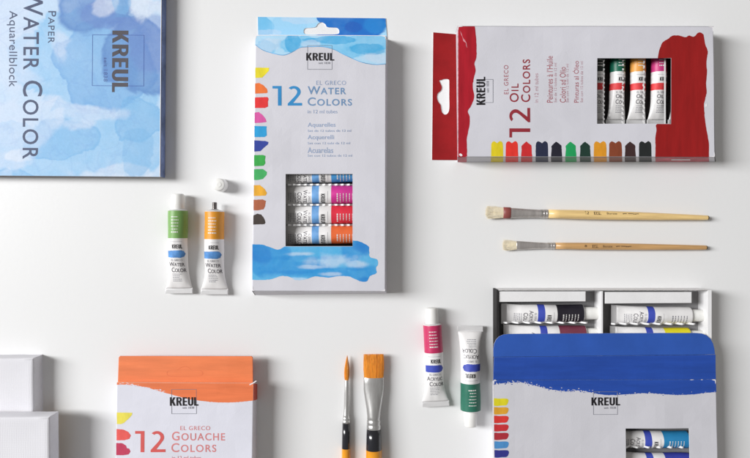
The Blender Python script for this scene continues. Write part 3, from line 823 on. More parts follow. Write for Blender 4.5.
logo(ob, loc, (476.4, 76.8, 485.2, 105), (479.2, 79.2, 493.2, 102.8), (486.4, 81, 488.8, 92.6), zo + .08 * mm, 90)
mb = MB(); q = [P(x, y, 0) for x, y in ((466, 42), (700, 42), (708, 154), (466, 154))]
slab(mb, [[(v.x, v.y) for v in q]], 1.2 * mm, 4.4 * mm, dark_in)
ins_o = mb.build('insert', ob, loc)
mk_o = M('vermilion_stroke', (226, 66, 70), var=.06)
oc = [('black', (44, 52, 50), 594.2, 'black oil colour tube in deep shade at the left of its window'), ('green', (22, 100, 78), 614.6, 'dark green oil colour tube standing in the oil box window'), ('orange', (230, 160, 76), 635.2, 'orange oil colour tube between green and magenta in the oil box window'),
      ('magenta', (196, 56, 122), 655.6, 'magenta oil colour tube lying in the oil box window'), ('red', (206, 52, 60), 676.4, 'oil colour tube half hidden behind the right edge of the oil box window')]
for nm, c, x, lb in oc:
    tube(lb, x, 126.0, 4.8 * mm, 0, M('paint_' + nm + '_o', c, rough=.4, var=.03), ('Oil', 'Color'), mk_o, R=7.8, tw=20, k=.93, group='oil colour tubes in the box window', dx=2.8, full_mark=True, droop=.6, curl=-1.5)
for x, am, pe in ((604.0, .9, 4.4), (623.2, .9, 4.4), (644.2, .7, 5.), (665.0, .05, 30.)):
    corrugated(ins_o, loc, x, 50, x, 136, 20.0 * mm, am * 1.5, 1.5, pe)

# =================================================================== BRISTLE BRUSHES (horizontal)
def hairs(mb, base, tip, n, m, w=.16, seed=1):
    """base(u,v), tip(u,v) give points for u,v in -1..1 ; each hair a thin tapering prism"""
    rr = random.Random(seed)
    for i in range(n):
        while True:
            u, v = rr.uniform(-1, 1), rr.uniform(-1, 1)
            if abs(v) <= math.sqrt(max(0, 1 - abs(u) ** 3)): break
        a = base(u, v); b_ = tip(u + rr.uniform(-.05, .05), v, rr)
        mid = a.lerp(b_, .55) + Vector((rr.uniform(-.2, .2), rr.uniform(-.2, .2), rr.uniform(-.2, .2))) * mm
        rings = []
        d = (b_ - a).normalized(); s = d.cross(Vector((0, 0, 1))).normalized(); w2 = Vector((0, 0, 1))
        for c, ww in ((a, w), (mid, w), (b_, w * .45)):
            rings.append([c + (s * math.cos(q * 2.0944) + w2 * math.sin(q * 2.0944)) * ww * mm for q in range(3)])
        vs = rings[0] + rings[1] + rings[2]
        fs = []
        for k in (0, 3):
            for q in range(3): fs.append((k + q, k + (q + 1) % 3, k + 3 + (q + 1) % 3, k + 3 + q))
        fs.append((6, 7, 8))
        mb.add(vs, fs, m)

def brush(name, label, px, py, rot, parts, group, cat='paint brush'):
    """parts: callback list building in a frame whose +y runs from handle end (0) to tip"""
    loc = P(px, py, .004); loc.z = 0
    t = thing(name, label, cat, loc, group, rot)
    parts(t); return t

hog  = M('hog_bristle', (240, 230, 206), rough=.7, var=.06, scale=500)
hog2 = M('hog_bristle_core', (234, 220, 186), rough=.8, var=.08, scale=300)
woodA = M('pale_lacquered_wood', (244, 208, 142), rough=.38, var=.10, scale=120, stretch=(6, .22, 6), spec=.5, coat=.3)
woodB = M('warm_lacquered_wood', (204, 160, 106), rough=.38, var=.12, scale=120, stretch=(6, .22, 6), spec=.5, coat=.3)
binding = M('brown_ferrule_band', (140, 74, 70), rough=.4, var=.1)
bark = M('dark_wood_end', (112, 96, 64), rough=.7, var=.15)
def bristle(L, w_h, r_h0, r_h1, fer, bw, band, wood, txt):
    """L: handle length; fer: ferrule length; bw: half width of the bristles"""
    def f(t):
        zc = w_h * mm
        mb = MB()
        loft(mb, [(0, 0, zc, .5 * r_h0 * mm, .5 * r_h0 * mm), (.6 * mm, 0, zc, .85 * r_h0 * mm, .85 * r_h0 * mm), (1.6 * mm, 0, zc, r_h0 * mm, r_h0 * mm), (2.5 * mm, 0, zc, r_h0 * mm * 1.01, r_h0 * mm * 1.01)] +
             [(L * u * mm, 0, zc, (r_h0 + (r_h1 - r_h0) * math.sin(min(1, u * 1.15) * math.pi / 2)) * mm * (1 - .10 * max(0, (u - .8) / .2)), (r_h0 + (r_h1 - r_h0) * math.sin(min(1, u * 1.15) * math.pi / 2)) * mm * (1 - .10 * max(0, (u - .8) / .2))) for u in (.05, .15, .3, .45, .6, .75, .85, .93, 1.)],
             lambda a, b_: bark if (a + b_) / 2 < 1.3 * mm else wood, 28)
        o = mb.build('handle', t, smooth=True); weld(o)
        # ferrule, flattening towards the bristles
        mb = MB(); F = []
        rf = r_h1 * .93
        for s, a, b_ in ((0, rf * .96, rf * .96), (.6, rf * 1.02, rf * 1.02), (2.2, rf * 1.02, rf * 1.02), (2.6, rf * .86, rf * .86), (3.0, rf * 1.0, rf * 1.0), (4.8, rf * 1.0, rf * 1.0), (5.2, rf * .86, rf * .86), (5.6, rf * .98, rf * .98), (7.6, rf * .98, rf * .98), (8.2, rf * .92, rf * .92),
                         (fer * .5, rf * .98 + (bw - rf) * .15, rf * .8), (fer * .72, rf + (bw - rf) * .55, rf * .66), (fer * .86, bw * .96, rf * .55), (fer - .4, bw, rf * .5), (fer, bw * .97, rf * .46)):
            F.append(((L + s) * mm, 0, zc, a * mm, b_ * mm))
        loft(mb, F, lambda a, b_: nickel, 32); fo_ = mb.build('ferrule', t, smooth=True); weld(fo_)
        if band:
            mb = MB()
            loft(mb, [((L + fer - 7.2) * mm, 0, zc, bw * .99 * mm, rf * .62 * mm), ((L + fer - 7.0) * mm, 0, zc, (bw + .2) * mm, (rf * .62 + .2) * mm), ((L + fer - .2) * mm, 0, zc, (bw + .25) * mm, (rf * .56 + .15) * mm), ((L + fer + .1) * mm, 0, zc, (bw) * mm, rf * .5 * mm)], lambda a, b_: binding, 32)
            o = mb.build('ferrule_band', fo_, smooth=True); weld(o)
        mb = MB(); lb = band and 18.0 or 14.0
        b0 = L + fer
        loft(mb, [((b0 - .8) * mm, 0, zc, bw * .9 * mm, rf * .42 * mm), ((b0 + lb * .5) * mm, 0, zc, bw * .98 * mm, rf * .5 * mm), ((b0 + lb * .78) * mm, 0, zc, bw * .8 * mm, rf * .3 * mm), ((b0 + lb * .88) * mm, 0, zc, bw * .4 * mm, .2 * mm)], lambda a, b_: hog2, 20)
        hairs(mb, lambda u, v: Vector((u * bw * .92 * mm, (b0 - .6) * mm, zc + v * rf * .45 * mm)),
              lambda u, v, r: Vector((u * bw * 1.18 * mm, (b0 + lb * (1 - .10 * abs(u) ** 3) - r.random() * 2.6) * mm, zc + v * rf * .55 * mm)), 620, hog, .13, int(L))
        hairs(mb, lambda u, v: Vector((u * bw * .9 * mm, (b0 - .4) * mm, zc + v * rf * .4 * mm)),
              lambda u, v, r: Vector(((u * bw * 1.18 + r.uniform(-1.8, 1.8)) * mm, (b0 + lb * r.uniform(.8, 1.06)) * mm, zc + (v * rf * .55 + r.uniform(-.6, 1.2)) * mm)), 46, hog, .11, int(L) + 1)
        mb.build('bristles', t)
        # stamp on the handle
        mb = MB()
        def st(body, s0, s1, x0, x1, **kw):
            vs, fs = text_geo(body, **kw)
            out = []
            for u, v in vs:
                x = x0 + v * (x1 - x0); s = s1 - u * (s1 - s0)
                rr_ = r_h0 + (r_h1 - r_h0) * math.sin(min(1, s / L * 1.15) * math.pi / 2)
                x = max(-rr_ * .9, min(rr_ * .9, x))
                out.append(Vector((x * mm, s * mm, zc + (math.sqrt(max(0, rr_ ** 2 - x * x)) + .12) * mm)))
            mb.add(out, [up(out, f_) for f_ in fs], M('burnt_stamp', (72, 50, 34), var=.1))
        for a in txt: st(*a[:5], **(a[5] if len(a) > 5 else {}))
        mb.build('stamp', t)
    return f
gB = 'hog bristle brushes'
brush('bristle_brush', 'longer pale wooden bristle brush with a brown ferrule band, above the other', 708.5, 217.8, math.pi / 2 - .0245, bristle(160.0, 5.0, 2.3, 4.7, 44.2, 5.4, True, woodA,
      [('12', 120.5, 124.5, .4, 3.2), ('KREUL', 108.4, 115.6, .2, 3.2, dict(bold=.06)), ('Borste', 92.8, 102.8, .8, 2.8), ('-– ––--–', 71, 87, 1.4, 2.3)]), gB)
brush('bristle_brush', 'shorter orange brown wooden bristle brush with plain ferrule, below the other', 707.5, 247.6, math.pi / 2 - .0115, bristle(151.5, 4.0, 2.2, 3.6, 38.6, 4.4, False, woodB,
      [('8', 121, 123.2, -.8, 1.4), ('KREUL', 109.6, 115.6, -1.4, 1.6, dict(bold=.06)), ('Borste', 95.8, 105, -.8, 1.2), ('-– ––--–', 77, 92, -.3, .7)]), gB)

# =================================================================== ORANGE SYNTHETIC BRUSHES (vertical)
syn = M('orange_synthetic_hair', (250, 158, 52), rough=.4, var=.16, scale=300, stretch=(4, .2, 4), spec=.5)
synd = M('orange_hair_core', (238, 138, 40), rough=.5, var=.2, scale=300, stretch=(4, .2, 4))
blackl = M('black_lacquer', (26, 27, 34), rough=.22, var=.05, spec=.6, coat=.6)
orl = M('orange_lacquer', (242, 160, 34), rough=.22, var=.04, spec=.6, coat=.6)
def synth(kind):
    def f(t):
        # y=0 lies at photo y 520 (below the picture); scale 1 mm per px
        if kind == 'flat': rh, zc = 7.8, 8.0
        else: rh, zc = 4.2, 8.0 * .55
        top = 520 - 428 if kind == 'flat' else 520 - 423
        blk = 520 - 448.6
        mb = MB()
        sec = [(-110, rh * .45), (-109, rh * .6), (-80, rh * .75), (-20, rh * .98), (20, rh * 1.06), (50, rh * 1.04), (blk, rh * 1.0)]
        loft(mb, [(s * mm, 0, zc * mm, r_ * mm, r_ * mm) for s, r_ in sec], lambda a, b_: orl, 36); o = mb.build('handle', t, smooth=True); weld(o)
        mb = MB()
        loft(mb, [((blk - .01) * mm, 0, zc * mm, rh * .995 * mm, rh * .995 * mm), ((blk + .3) * mm, 0, zc * mm, rh * mm, rh * mm), (((blk + top) / 2) * mm, 0, zc * mm, rh * .96 * mm, rh * .96 * mm), ((top + .5) * mm, 0, zc * mm, rh * .90 * mm, rh * .90 * mm)], lambda a, b_: blackl, 36)
        o = mb.build('handle_neck', t, smooth=True); weld(o)
        mb = MB(); F = []
        if kind == 'flat':
            for s, a, b_ in ((428.3, 6.9, 6.9), (427.8, 7.1, 7.1), (424.2, 7.0, 7.0), (423.6, 6.5, 6.5), (423, 6.9, 6.9), (419.4, 6.8, 6.8), (418.8, 6.3, 6.3), (418.2, 6.7, 6.7), (415.5, 6.6, 6.6), (408, 7.3, 5.8), (400, 8.5, 4.8), (393, 9.5, 4.0), (389, 9.9, 3.7), (383, 9.95, 3.5), (377.6, 9.95, 3.4), (377, 9.7, 3.2)):
                F.append(((520 - s) * mm, 0, zc * mm, a * mm, b_ * mm))
        else:
            for s, a in ((423.3, 3.7), (422.8, 3.9), (420.6, 3.8), (420.2, 3.4), (419.8, 3.7), (417.8, 3.6), (417.4, 3.2), (417, 3.4), (415, 2.9), (405, 2.5), (393, 2.2), (381, 1.95), (380.4, 1.8)):
                F.append(((520 - s) * mm, 0, zc * mm, a * mm, a * mm))
        loft(mb, F, lambda a, b_: steel, 40); o = mb.build('ferrule', t, smooth=True); weld(o)
        mb = MB()
        if kind == 'flat':
            y0, y1 = 520 - 377.4, 520 - 354.2
            loft(mb, [(y0 * mm, 0, zc * mm, 9.3 * mm, 3.0 * mm), ((y0 + 8) * mm, .1 * mm, zc * mm, 10.3 * mm, 2.8 * mm), ((y0 + 16) * mm, .1 * mm, zc * mm, 10.0 * mm, 1.9 * mm), ((y1 - 1.6) * mm, .1 * mm, zc * mm, 9.2 * mm, .7 * mm)], lambda a, b_: synd, 30)
            hairs(mb, lambda u, v: Vector((u * 9.5 * mm, y0 * mm, (zc + v * 3.1) * mm)),
                  lambda u, v, r: Vector(((u * 9.6 + .2) * mm, (y1 - r.random() * 1.1 - .3 * abs(u) ** 4) * mm, (zc + v * .8) * mm)), 60, syn, .18, 5)
            # long slightly bowed hairs that make up the outer surface
            rr = random.Random(3)
            for i in range(300):
                u = rr.uniform(-1, 1); sgn = 1 if rr.random() < .8 else -1
                pts = []
                for q in range(6):
                    w = q / 5; hw_ = 9.5 + (1.0 * math.sin(w * math.pi * .75)) - .5 * w
                    th = 3.2 * (1 - w) + .7 * w + .6 * math.sin(w * math.pi)
                    pts.append(Vector(((u * hw_ + .15 * math.sin(w * 3)) * mm, (y0 + (y1 - y0 - rr.random() * .15) * w) * mm, (zc + sgn * th * math.sqrt(max(.05, 1 - u * u)) + rr.uniform(0, .15)) * mm)))
                ww = .17; vs = []
                for q, c in enumerate(pts):
                    k = ww * (1 if q < 4 else .6)
                    vs += [c + Vector((-k, 0, 0)) * mm, c + Vector((k, 0, 0)) * mm, c + Vector((0, 0, sgn * k)) * mm]
                fs = []
                for q in range(5):
                    for e_ in range(3): fs.append((q * 3 + e_, q * 3 + (e_ + 1) % 3, q * 3 + 3 + (e_ + 1) % 3, q * 3 + 3 + e_))
                fs.append((15, 16, 17)); mb.add(vs, fs, syn if rr.random() < .7 else synd)
            hairs(mb, lambda u, v: Vector((u * 9.4 * mm, (y0 + 1) * mm, (zc + v * 2.6) * mm)),
                  lambda u, v, r: Vector(((u * 9.9 + r.uniform(-1.2, 1.2)) * mm, (y1 + r.uniform(-1.5, .8)) * mm, (zc + v * .9) * mm)), 26, syn, .09, 9)
        else:
            y0, y1 = 520 - 380.6, 520 - 356.0
            prof = [(0, 1.8), (.12, 2.3), (.3, 2.55), (.5, 2.3), (.7, 1.6), (.85, .9), (.95, .35), (1., .05)]
            loft(mb, [((y0 + (y1 - y0) * w) * mm, .3 * w * w * mm, zc * mm, r_ * .93 * mm, r_ * .93 * mm) for w, r_ in prof], lambda a, b_: synd, 24)
            rr = random.Random(4)
            def rad(w):
                for (w0, r0), (w1, r1) in zip(prof, prof[1:]):
                    if w0 <= w <= w1: return r0 + (r1 - r0) * (w - w0) / (w1 - w0)
                return .05
            for i in range(150):
                an = rr.uniform(0, 2 * math.pi); e_ = rr.uniform(.7, 1.0); vs = []
                for q in range(7):
                    w = q / 6 * e_; c = Vector((rad(w) * math.cos(an) + .3 * w * w, y0 + (y1 - y0) * w, zc + rad(w) * math.sin(an))) * mm
                    k = .14 * (1 - .6 * q / 6); tg = Vector((-math.sin(an), 0, math.cos(an))); rd = Vector((math.cos(an), 0, math.sin(an)))
                    vs += [c - tg * k * mm, c + tg * k * mm, c + rd * k * mm]
                fs = []
                for q in range(6):
                    for j in range(3): fs.append((q * 3 + j, q * 3 + (j + 1) % 3, q * 3 + 3 + (j + 1) % 3, q * 3 + 3 + j))
                mb.add(vs, fs, syn if rr.random() < .7 else synd)
        mb.build('bristles', t)
    return f
gS = 'orange synthetic brushes'
brush('round_brush', 'slim pointed orange hair brush with black and orange handle, left of the flat one', 345.3, 520, -.010, synth('round'), gS)
brush('flat_brush', 'wide flat orange hair brush with black and orange handle', 374.0, 520, 0.002, synth('flat'), gS)

# =================================================================== LOOSE ACRYLIC TUBES
mk_a = M('ultramarine_stroke', (62, 78, 178), var=.08)
gA = 'loose acrylic tubes'
tube('crimson acrylic tube with white cap upwards, lying left of the green one', 435.2, 405.2, 0, .045, M('paint_crimson', (196, 52, 98), rough=.38, var=.04), ('Acrylic', 'Color'), mk_a, R=9.1, tw=27, group=gA)
tube('dark green acrylic tube lying upside down with its cap towards the bottom', 469.2, 325, 0, math.pi, M('paint_deep_green', (46, 112, 92), rough=.38, var=.05), ('Acrylic', 'Color'), mk_a, R=9.8, tw=25.5, group=gA)

# =================================================================== ACRYLIC BOX: inner tray + outer carton
ht = .021
loc = P(604, 330, 0)
tr = thing('paint_tray', 'white card tray of acrylic tubes sliding out of the blue topped carton', 'tray', loc)
def quad(x0, y0, x1, y1, z): return [tuple(P(x, y, z)[:2]) for x, y in rect_px(x0, y0, x1, y1)]
mb = MB(); greyf = M('shaded_white_card', (140, 139, 140), rough=.7, var=.03, bump=.15, bscale=500)  # white card greyed: the tray's inner shadow is put into the floor colour
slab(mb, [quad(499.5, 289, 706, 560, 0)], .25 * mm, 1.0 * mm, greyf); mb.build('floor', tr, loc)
def tray_wall(x0, y0, x1, y1, h, m, name='wall'):
    mb = MB()
    slab(mb, [quad(x0, y0, x1, y1, h)], .25 * mm, h, m, .25 * mm); return mb.build(name, tr, loc)
tray_wall(496.6, 289.8, 498.6, 540, ht, M('shaded_card_edge', (40, 38, 38), rough=.9, var=.15))  # near-black colour paints in the shade along the left wall
tray_wall(707.6, 290.0, 711.8, 540, ht, white_b)
tray_wall(498.7, 289.7, 707.5, 290.9, ht, white_b)
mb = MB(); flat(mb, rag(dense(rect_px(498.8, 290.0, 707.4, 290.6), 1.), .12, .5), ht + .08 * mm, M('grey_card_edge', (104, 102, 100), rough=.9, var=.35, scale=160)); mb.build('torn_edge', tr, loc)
tray_wall(600.8, 291.2, 603.0, 540, ht, white_b, 'divider')
for x0, x1, y0, y1 in ((499.2, 585.8, 291.4, 301.4), (605.2, 691.8, 292.0, 303.0)):
    mb = MB(); q = [P(x, y, ht - 1.2 * mm) for x, y in ((x0, y0), (x1, y0), (x1, y1), (x0, y1 + .6))]
    slab(mb, [[(v.x, v.y) for v in q]], ht - 3.6 * mm, ht - 1.2 * mm, white_b, .5 * mm)
    mb.build('folded_flap', tr, loc)
    mb = MB(); q = [P(x, y, ht - 1.2 * mm) for x, y in ((x0 + .5, y0 + .3), (x1 - .5, y0 + .3), (x1 - .5, y0 + 1.5), (x0 + .5, y0 + 1.5))]
    slab(mb, [[(v.x, v.y) for v in q]], 1.1 * mm, ht - 3.8 * mm, white_b); mb.build('flap_support', tr, loc)
tcol = [('black', (36, 33, 42), 499.6, 312.6, 'black acrylic tube in the upper left corner of the tray', False),
        ('plum', (122, 58, 76), 502.0, 333.2, 'plum acrylic tube under the black one, half below the blue flap', False),
        ('white', (236, 235, 232), 602.6 + 6.4, 313.6, 'plain white acrylic tube in the upper right of the tray', True),
        ('yellow', (232, 220, 38), 607.6, 334.4, 'yellow acrylic tube half hidden under the blue flap', False),
        ('cyan', (44, 134, 186), 606.0, 436.8, 'turquoise blue acrylic tube seen in the acrylic carton window', False),
        ('indigo', (66, 72, 170), 608.0, 458.4, 'indigo acrylic tube cut by the picture edge in the carton window', False)]
for nm, c, x, y, lb, bl in tcol:
    tube(lb, x, y, 1.3 * mm, -math.pi / 2, M('paint_' + nm + '_t', c, rough=.4, var=.03), ('Acrylic', 'Color'), mk_a, R=9.0, tw=20.5, group='acrylic tubes in the tray', dx=4.2, full_mark=True, bandless=bl, droop=.7, k=.93 if x > 603 else .97)
for x0, x1, y in ((504, 588, 322.8), (612, 696, 324.0), (612, 700, 447.4)):
    corrugated(tr, loc, x0, y, x1, y, 18.2 * mm, 2.8, 1.7, 11.)

ha = .0255
loc = P(604, 470, 0)
ab_ = thing('paint_box', 'open acrylic colour carton with blue painted top and rounded tuck flap', 'paint box', loc)
BOW[ab_.name] = (0.0011, ha, 7.7)
topa = [(493.2, 380.2), (716.2, 379.6), (721.5, 620.0), (495.2, 620.0)]
basea = [(491.6, 382.0), (711.0, 382.0), (714.0, 612.0), (494.5, 612.0)]
wina = [(625.6, 428.4), (689.4, 428.2), (690.6, 520.0), (625.8, 520.0)]
ca, tpa, bsa = carton(ab_, topa, basea, ha, [wina], boardA, white_b, loc, skip=(0,))
za = ha + .10 * mm
blue_p = M('ultramarine_paint', (36, 76, 166), rough=.42, var=.07, scale=60, stretch=(.3, 2.2, 1))
blue_lit = M('lit_ultramarine_flap', (46, 88, 174), rough=.36, var=.05, scale=30)  # same blue made paler to stand for light on the tilted flap
# closing panel and tuck flap, folded open over the tray
mb = MB()
def zc_(x, y): return 0.
pz = ha
cpx = [(493.8, 357.4), (715.9, 355.0), (716.3, 379.3), (493.2, 379.9)]
slab(mb, [[tuple(P(x, y, pz)[:2]) for x, y in cpx]], pz - .7 * mm, pz - .02 * mm, blue_p, .15 * mm, worn_highlit)
mb.build('closing_panel', ab_, loc)
fp = [(493.6, 357.0), (493.7, 349.5), (494.6, 344.5), (496.6, 340.4), (500.0, 337.0), (504.5, 335.2), (510, 334.6), (560, 334.2), (640, 333.8), (698, 333.6), (704.4, 334.2), (708.8, 336.0), (712.4, 339.4), (714.6, 344.0), (715.6, 349.4), (715.9, 354.6)]
y_cr = P(604, 356.2, pz).y
mb = MB()
fo = dense(fp, 3., True)
slab(mb, [[tuple(P(x, y, pz + .8 * mm)[:2]) for x, y in fo]], pz - .65 * mm, pz - .03 * mm, blue_lit, .12 * mm, worn_highlit, zf=lambda x, y: -max(0., (y - y_cr)) * .17)
mb.build('tuck_flap', ab_, loc)
# painted band with dry-brushed lower edge
mb = MB()
edge_b = [(493.4, 384.8), (500, 383.6), (508, 383.0), (518, 382.4), (526, 383.2), (534, 385.4), (542, 387.6), (550, 389.2), (560, 390.8), (568, 391.2), (578, 390.4), (588, 391.8), (598, 394), (610, 395.2), (622, 394.6), (634, 393.8), (645, 393.0), (655, 393.4), (668, 394.4), (680, 394.9), (692, 394.4), (704, 393.2), (716.4, 392.0)]
eb = rag(dense(smooth_pts(edge_b, False, 4), .5, False), .48, .75, 2.)
flat(mb, [(716.2, 379.7), (493.3, 380.2)] + eb, za, blue_p)
rr = random.Random(12)
for i in range(105):
    x = rr.uniform(494, 600) if i < 92 else rr.uniform(610, 715)
    yb = 0
    for (x0, y0), (x1, y1) in zip(edge_b, edge_b[1:]):
        if x0 <= x <= x1: yb = y0 + (y1 - y0) * (x - x0) / (x1 - x0)
    w, h_ = rr.uniform(.25, 1.0), rr.uniform(.2, .6)
    y = yb + rr.gauss(-.6, 1.0)
    px = [(x + w * math.cos(a) * rr.uniform(.6, 1.2), y + h_ * math.sin(a) * rr.uniform(.6, 1.2)) for a in [k * math.pi / 4 for k in range(8)]]
    flat(mb, px, za + .06 * mm, boardA if y < yb else blue_p)
mb.build('paint_band', ab_, loc)
mb = MB()
for x0, x1, y, w in ((493.4, 716.2, 379.9, .35),):
    flat(mb, rag(dense([(x0, y - w / 2 + .3), (x1, y - w / 2 - .3), (x1, y + w / 2 - .3), (x0, y + w / 2 + .3)], 1.), .1, .9), za + .05 * mm, M('soft_blue_crease', (62, 98, 178), var=.12, scale=300))
for x0, x1 in ((690, 694), (701, 703), (712, 716), (494, 496)):
    flat(mb, rag(smooth_pts([(x0, 379.8), ((x0 + x1) / 2, 379.5), (x1, 379.7), ((x0 + x1) / 2, 380.1)], True, 4), .15, .9), za + .09 * mm, worn_highlit)
mb.build('crease', ab_, loc)
mb = MB()
flat(mb, rag(dense([(493.8, 357.0), (715.9, 354.6), (715.9, 355.0), (493.8, 357.4)], 2.), .04, .5), pz + .12 * mm, M('soft_blue_crease', (62, 98, 178), var=.12, scale=300)); mb.build('flap_crease', ab_, loc)
corner_wear(ab_, loc, [((493.6, 380.6), (1, 1)), ((715.8, 380), (-1, 1))], za + .14 * mm, 8)
asw = [('yellow', (226, 214, 36), 398.4, 405.6), ('golden ochre', (224, 164, 48), 407.2, 414.2), ('vermilion', (220, 56, 50), 415.8, 422.8), ('red', (204, 48, 54), 424.4, 431.2), ('wine red', (172, 44, 56), 432.8, 439.6), ('light blue', (76, 142, 200), 441.4, 448.2), ('violet blue', (52, 54, 140), 450.0, 457.0), ('emerald', (32, 140, 96), 458.6, 465.4)]
for i, (nm, c, y0, y1) in enumerate(asw):
    xl = 493.6 + (y0 - 380) * .008; h_ = y1 - y0
    px = rag(smooth_pts([(xl, y0 + .3), (xl + 5, y0 + .2), (xl + 11, y0), (xl + 13.8, y0 + .5), (xl + 14.8, y0 + 2), (xl + 14.4, y0 + 4), (xl + 12.6, y1 - .4), (xl + 8, y1), (xl, y1 - .1)], True, 4), .12, .8, i)
    swatch(ab_, loc, [(max(xl, x), y) for x, y in px], za, c, nm + ' acrylic swatch')
logo(ab_, loc, (591.4, 397.4, 620.2, 405.4), (593.2, 391.6, 617.8, 414.6), (604, 406.6, 616, 408.8), za + .08 * mm)
mb = MB()
flat(mb, [(492.9, 385), (493.6, 385), (495.2, 540), (494.4, 540)], za + .05 * mm, worn_highlit); mb.build('edge_wear', ab_, loc)

# =================================================================== GOUACHE BOX
hg = .024
loc = P(186, 460, 0)
gb = thing('paint_box', 'carton of twelve gouache colours with orange painted top and unpunched tab', 'paint box', loc)
BOW[gb.name] = (0.0011, hg, 9.2)
topg = [(117.0, 382.2), (253.4, 383.0), (250.0, 620.0), (112.0, 620.0)]
baseg = [(126.0, 383.0), (257.2, 383.4), (256.0, 612.0), (122.0, 612.0)]
cg, tpg, bsg = carton(gb, topg, baseg, hg, [], boardG, white_b, loc)
zg = hg + .10 * mm
or_p = M('orange_paint', (238, 126, 78), rough=.45, var=.07, scale=70, stretch=(.25, 2.6, 1))
or_t = M('orange_tab_paint', (240, 132, 82), rough=.45, var=.06, scale=60, stretch=(.25, 2.6, 1))
mb = MB()
edge_g = [(116.9, 384.6), (124, 384.4), (134, 385.2), (142, 386.4), (148, 387.4), (155, 389.6), (163, 392.0), (171, 394.2), (180, 396.6), (190, 399.2), (200, 400.6), (212, 402.0), (222, 402.4), (234, 402.2), (244, 401.4), (253.2, 400.6)]
eg = rag(dense(smooth_pts(edge_g, False, 4), .5, False), .28, .9, 4.)
flat(mb, [(253.3, 383.2), (117.1, 382.4)] + eg, zg, or_p)
rr = random.Random(5)
for i in range(40):
    x = rr.uniform(120, 165); yb = 384.6 + max(0, x - 130) * .2
    y = yb + rr.gauss(-.5, .7); w, h_ = rr.uniform(.3, 1.6), rr.uniform(.15, .45)
    flat(mb, [(x + w * math.cos(a) * rr.uniform(.6, 1.2), y + h_ * math.sin(a) * rr.uniform(.6, 1.2)) for a in [k * math.pi / 4 for k in range(8)]], zg + .06 * mm, boardG)
# the same band runs down the right-hand wall
def gw(t0, y): 
    u = (y - topg[1][1]) / (topg[2][1] - topg[1][1])
    q = tpg[1].lerp(tpg[2], u).lerp(bsg[1].lerp(bsg[2], u), t0); q.x += .15 * mm; return q
mb.add([gw(.03, 383.2), gw(.03, 400.6), gw(1, 399.5), gw(1, 383.4)], [(3, 2, 1, 0)], M('red_orange_side', (206, 84, 66), var=.1))
mb.build('paint_band', gb, loc)
zt_ = .017
mb = MB()
tq = [(118.6, 357.4), (119.8, 356.0), (251.4, 356.2), (252.6, 357.4), (253.0, 384.6), (117.8, 384.6)]
slab(mb, [[tuple(P(x, y, zt_)[:2]) for x, y in tq]], zt_ - 1.4 * mm, zt_, or_t, .3 * mm, M('red_orange_side'))
# shallow pressed outline of the unpunched hanging slot
hs = smooth_pts([(167, 373.5), (169, 370.5), (177, 369.8), (181, 367.4), (185, 366.2), (189, 367.4), (192, 369.8), (200, 370.2), (203, 373), (200, 375.8), (185, 376.2), (170, 376)], True, 5)
hs2 = [(q[0] * .985 + 185 * .015, q[1] * .95 + 372 * .05) for q in hs]
tri = [P(x, y, zt_ + .08 * mm) for x, y in hs + hs2]; k = len(hs)
mb.add(tri, [up(tri, (i, (i + 1) % k, k + (i + 1) % k, k + i)) for i in range(k)], M('pressed_orange_line', (226, 112, 72), var=.05))
mb.build('hang_tab', gb, loc)
ig = M('coral_ink', (216, 92, 88), var=.04); ig2 = M('soft_coral_ink', (218, 132, 132), var=.04)
mb = MB(); z = zg + .05 * mm
write(mb, '12', (135, 431, 165.4, 452), z, ig, bold=.020)
write(mb, 'EL GRECO', (180.2, 426, 210, 430.2), z, ig2, space=1.15)
write(mb, 'Gouache', (171.8, 431.6, 224.8, 440.6), z, ig2, sc=.82, space=1.15, bold=.008)
write(mb, 'Colors', (171.2, 443.2, 216, 452.2), z, ig2, sc=.82, space=1.15, bold=.008)
write(mb, 'in 12 ml tubes', (171.8, 456, 200.8, 459.6), z, ig2)
mb.build('lettering', gb, loc)
logo(gb, loc, (170, 397, 198.4, 405.6), (171.6, 389, 196.6, 413.8), (182.4, 406.4, 194, 408.6), zg + .08 * mm)
gsw = [('lemon', (238, 224, 90), 412.4, 424.2, [(0, 0), (15.6, .2), (15.4, 2.5), (11, 7), (7, 10.6), (4, 11.8), (0, 11.8)]),
       ('coral', (232, 92, 86), 429, 440.4, [(0, 0), (7, .6), (12, 3), (14.4, 6.5), (13, 9.8), (8, 11.2), (0, 11.4)]),
       ('raspberry', (196, 60, 92), 443, 455.2, [(0, 0), (6, .2), (10, 2.6), (10.6, 5), (13.2, 5.6), (14.4, 8.5), (12.6, 11.4), (7, 12.2), (0, 12.2)])]
for i, (nm, c, y0, y1, sh) in enumerate(gsw):
    xl = 117 - (y0 - 382) * .021 + .3
    px = rag(dense([(xl + a, y0 + b_) for a, b_ in sh], .7), .14, .8, i * 3.)
    swatch(gb, loc, [(max(xl, x), y) for x, y in px], zg, c, nm + ' gouache swatch')
mb = MB()
flat(mb, rag(dense([(117.2, 382.1), (253.2, 382.9), (253.2, 383.3), (117.2, 382.6)], 1.), .08, .9), zg + .05 * mm, M('pale_orange_crease', (246, 162, 122), var=.1))
flat(mb, rag(smooth_pts([(249.4, 384.4), (252.5, 382.6), (255.8, 380.6), (256.2, 381.4), (253.4, 383.4), (250, 385)], True, 4), .1), zg + .09 * mm, worn_highlit)
mb.build('crease', gb, loc)

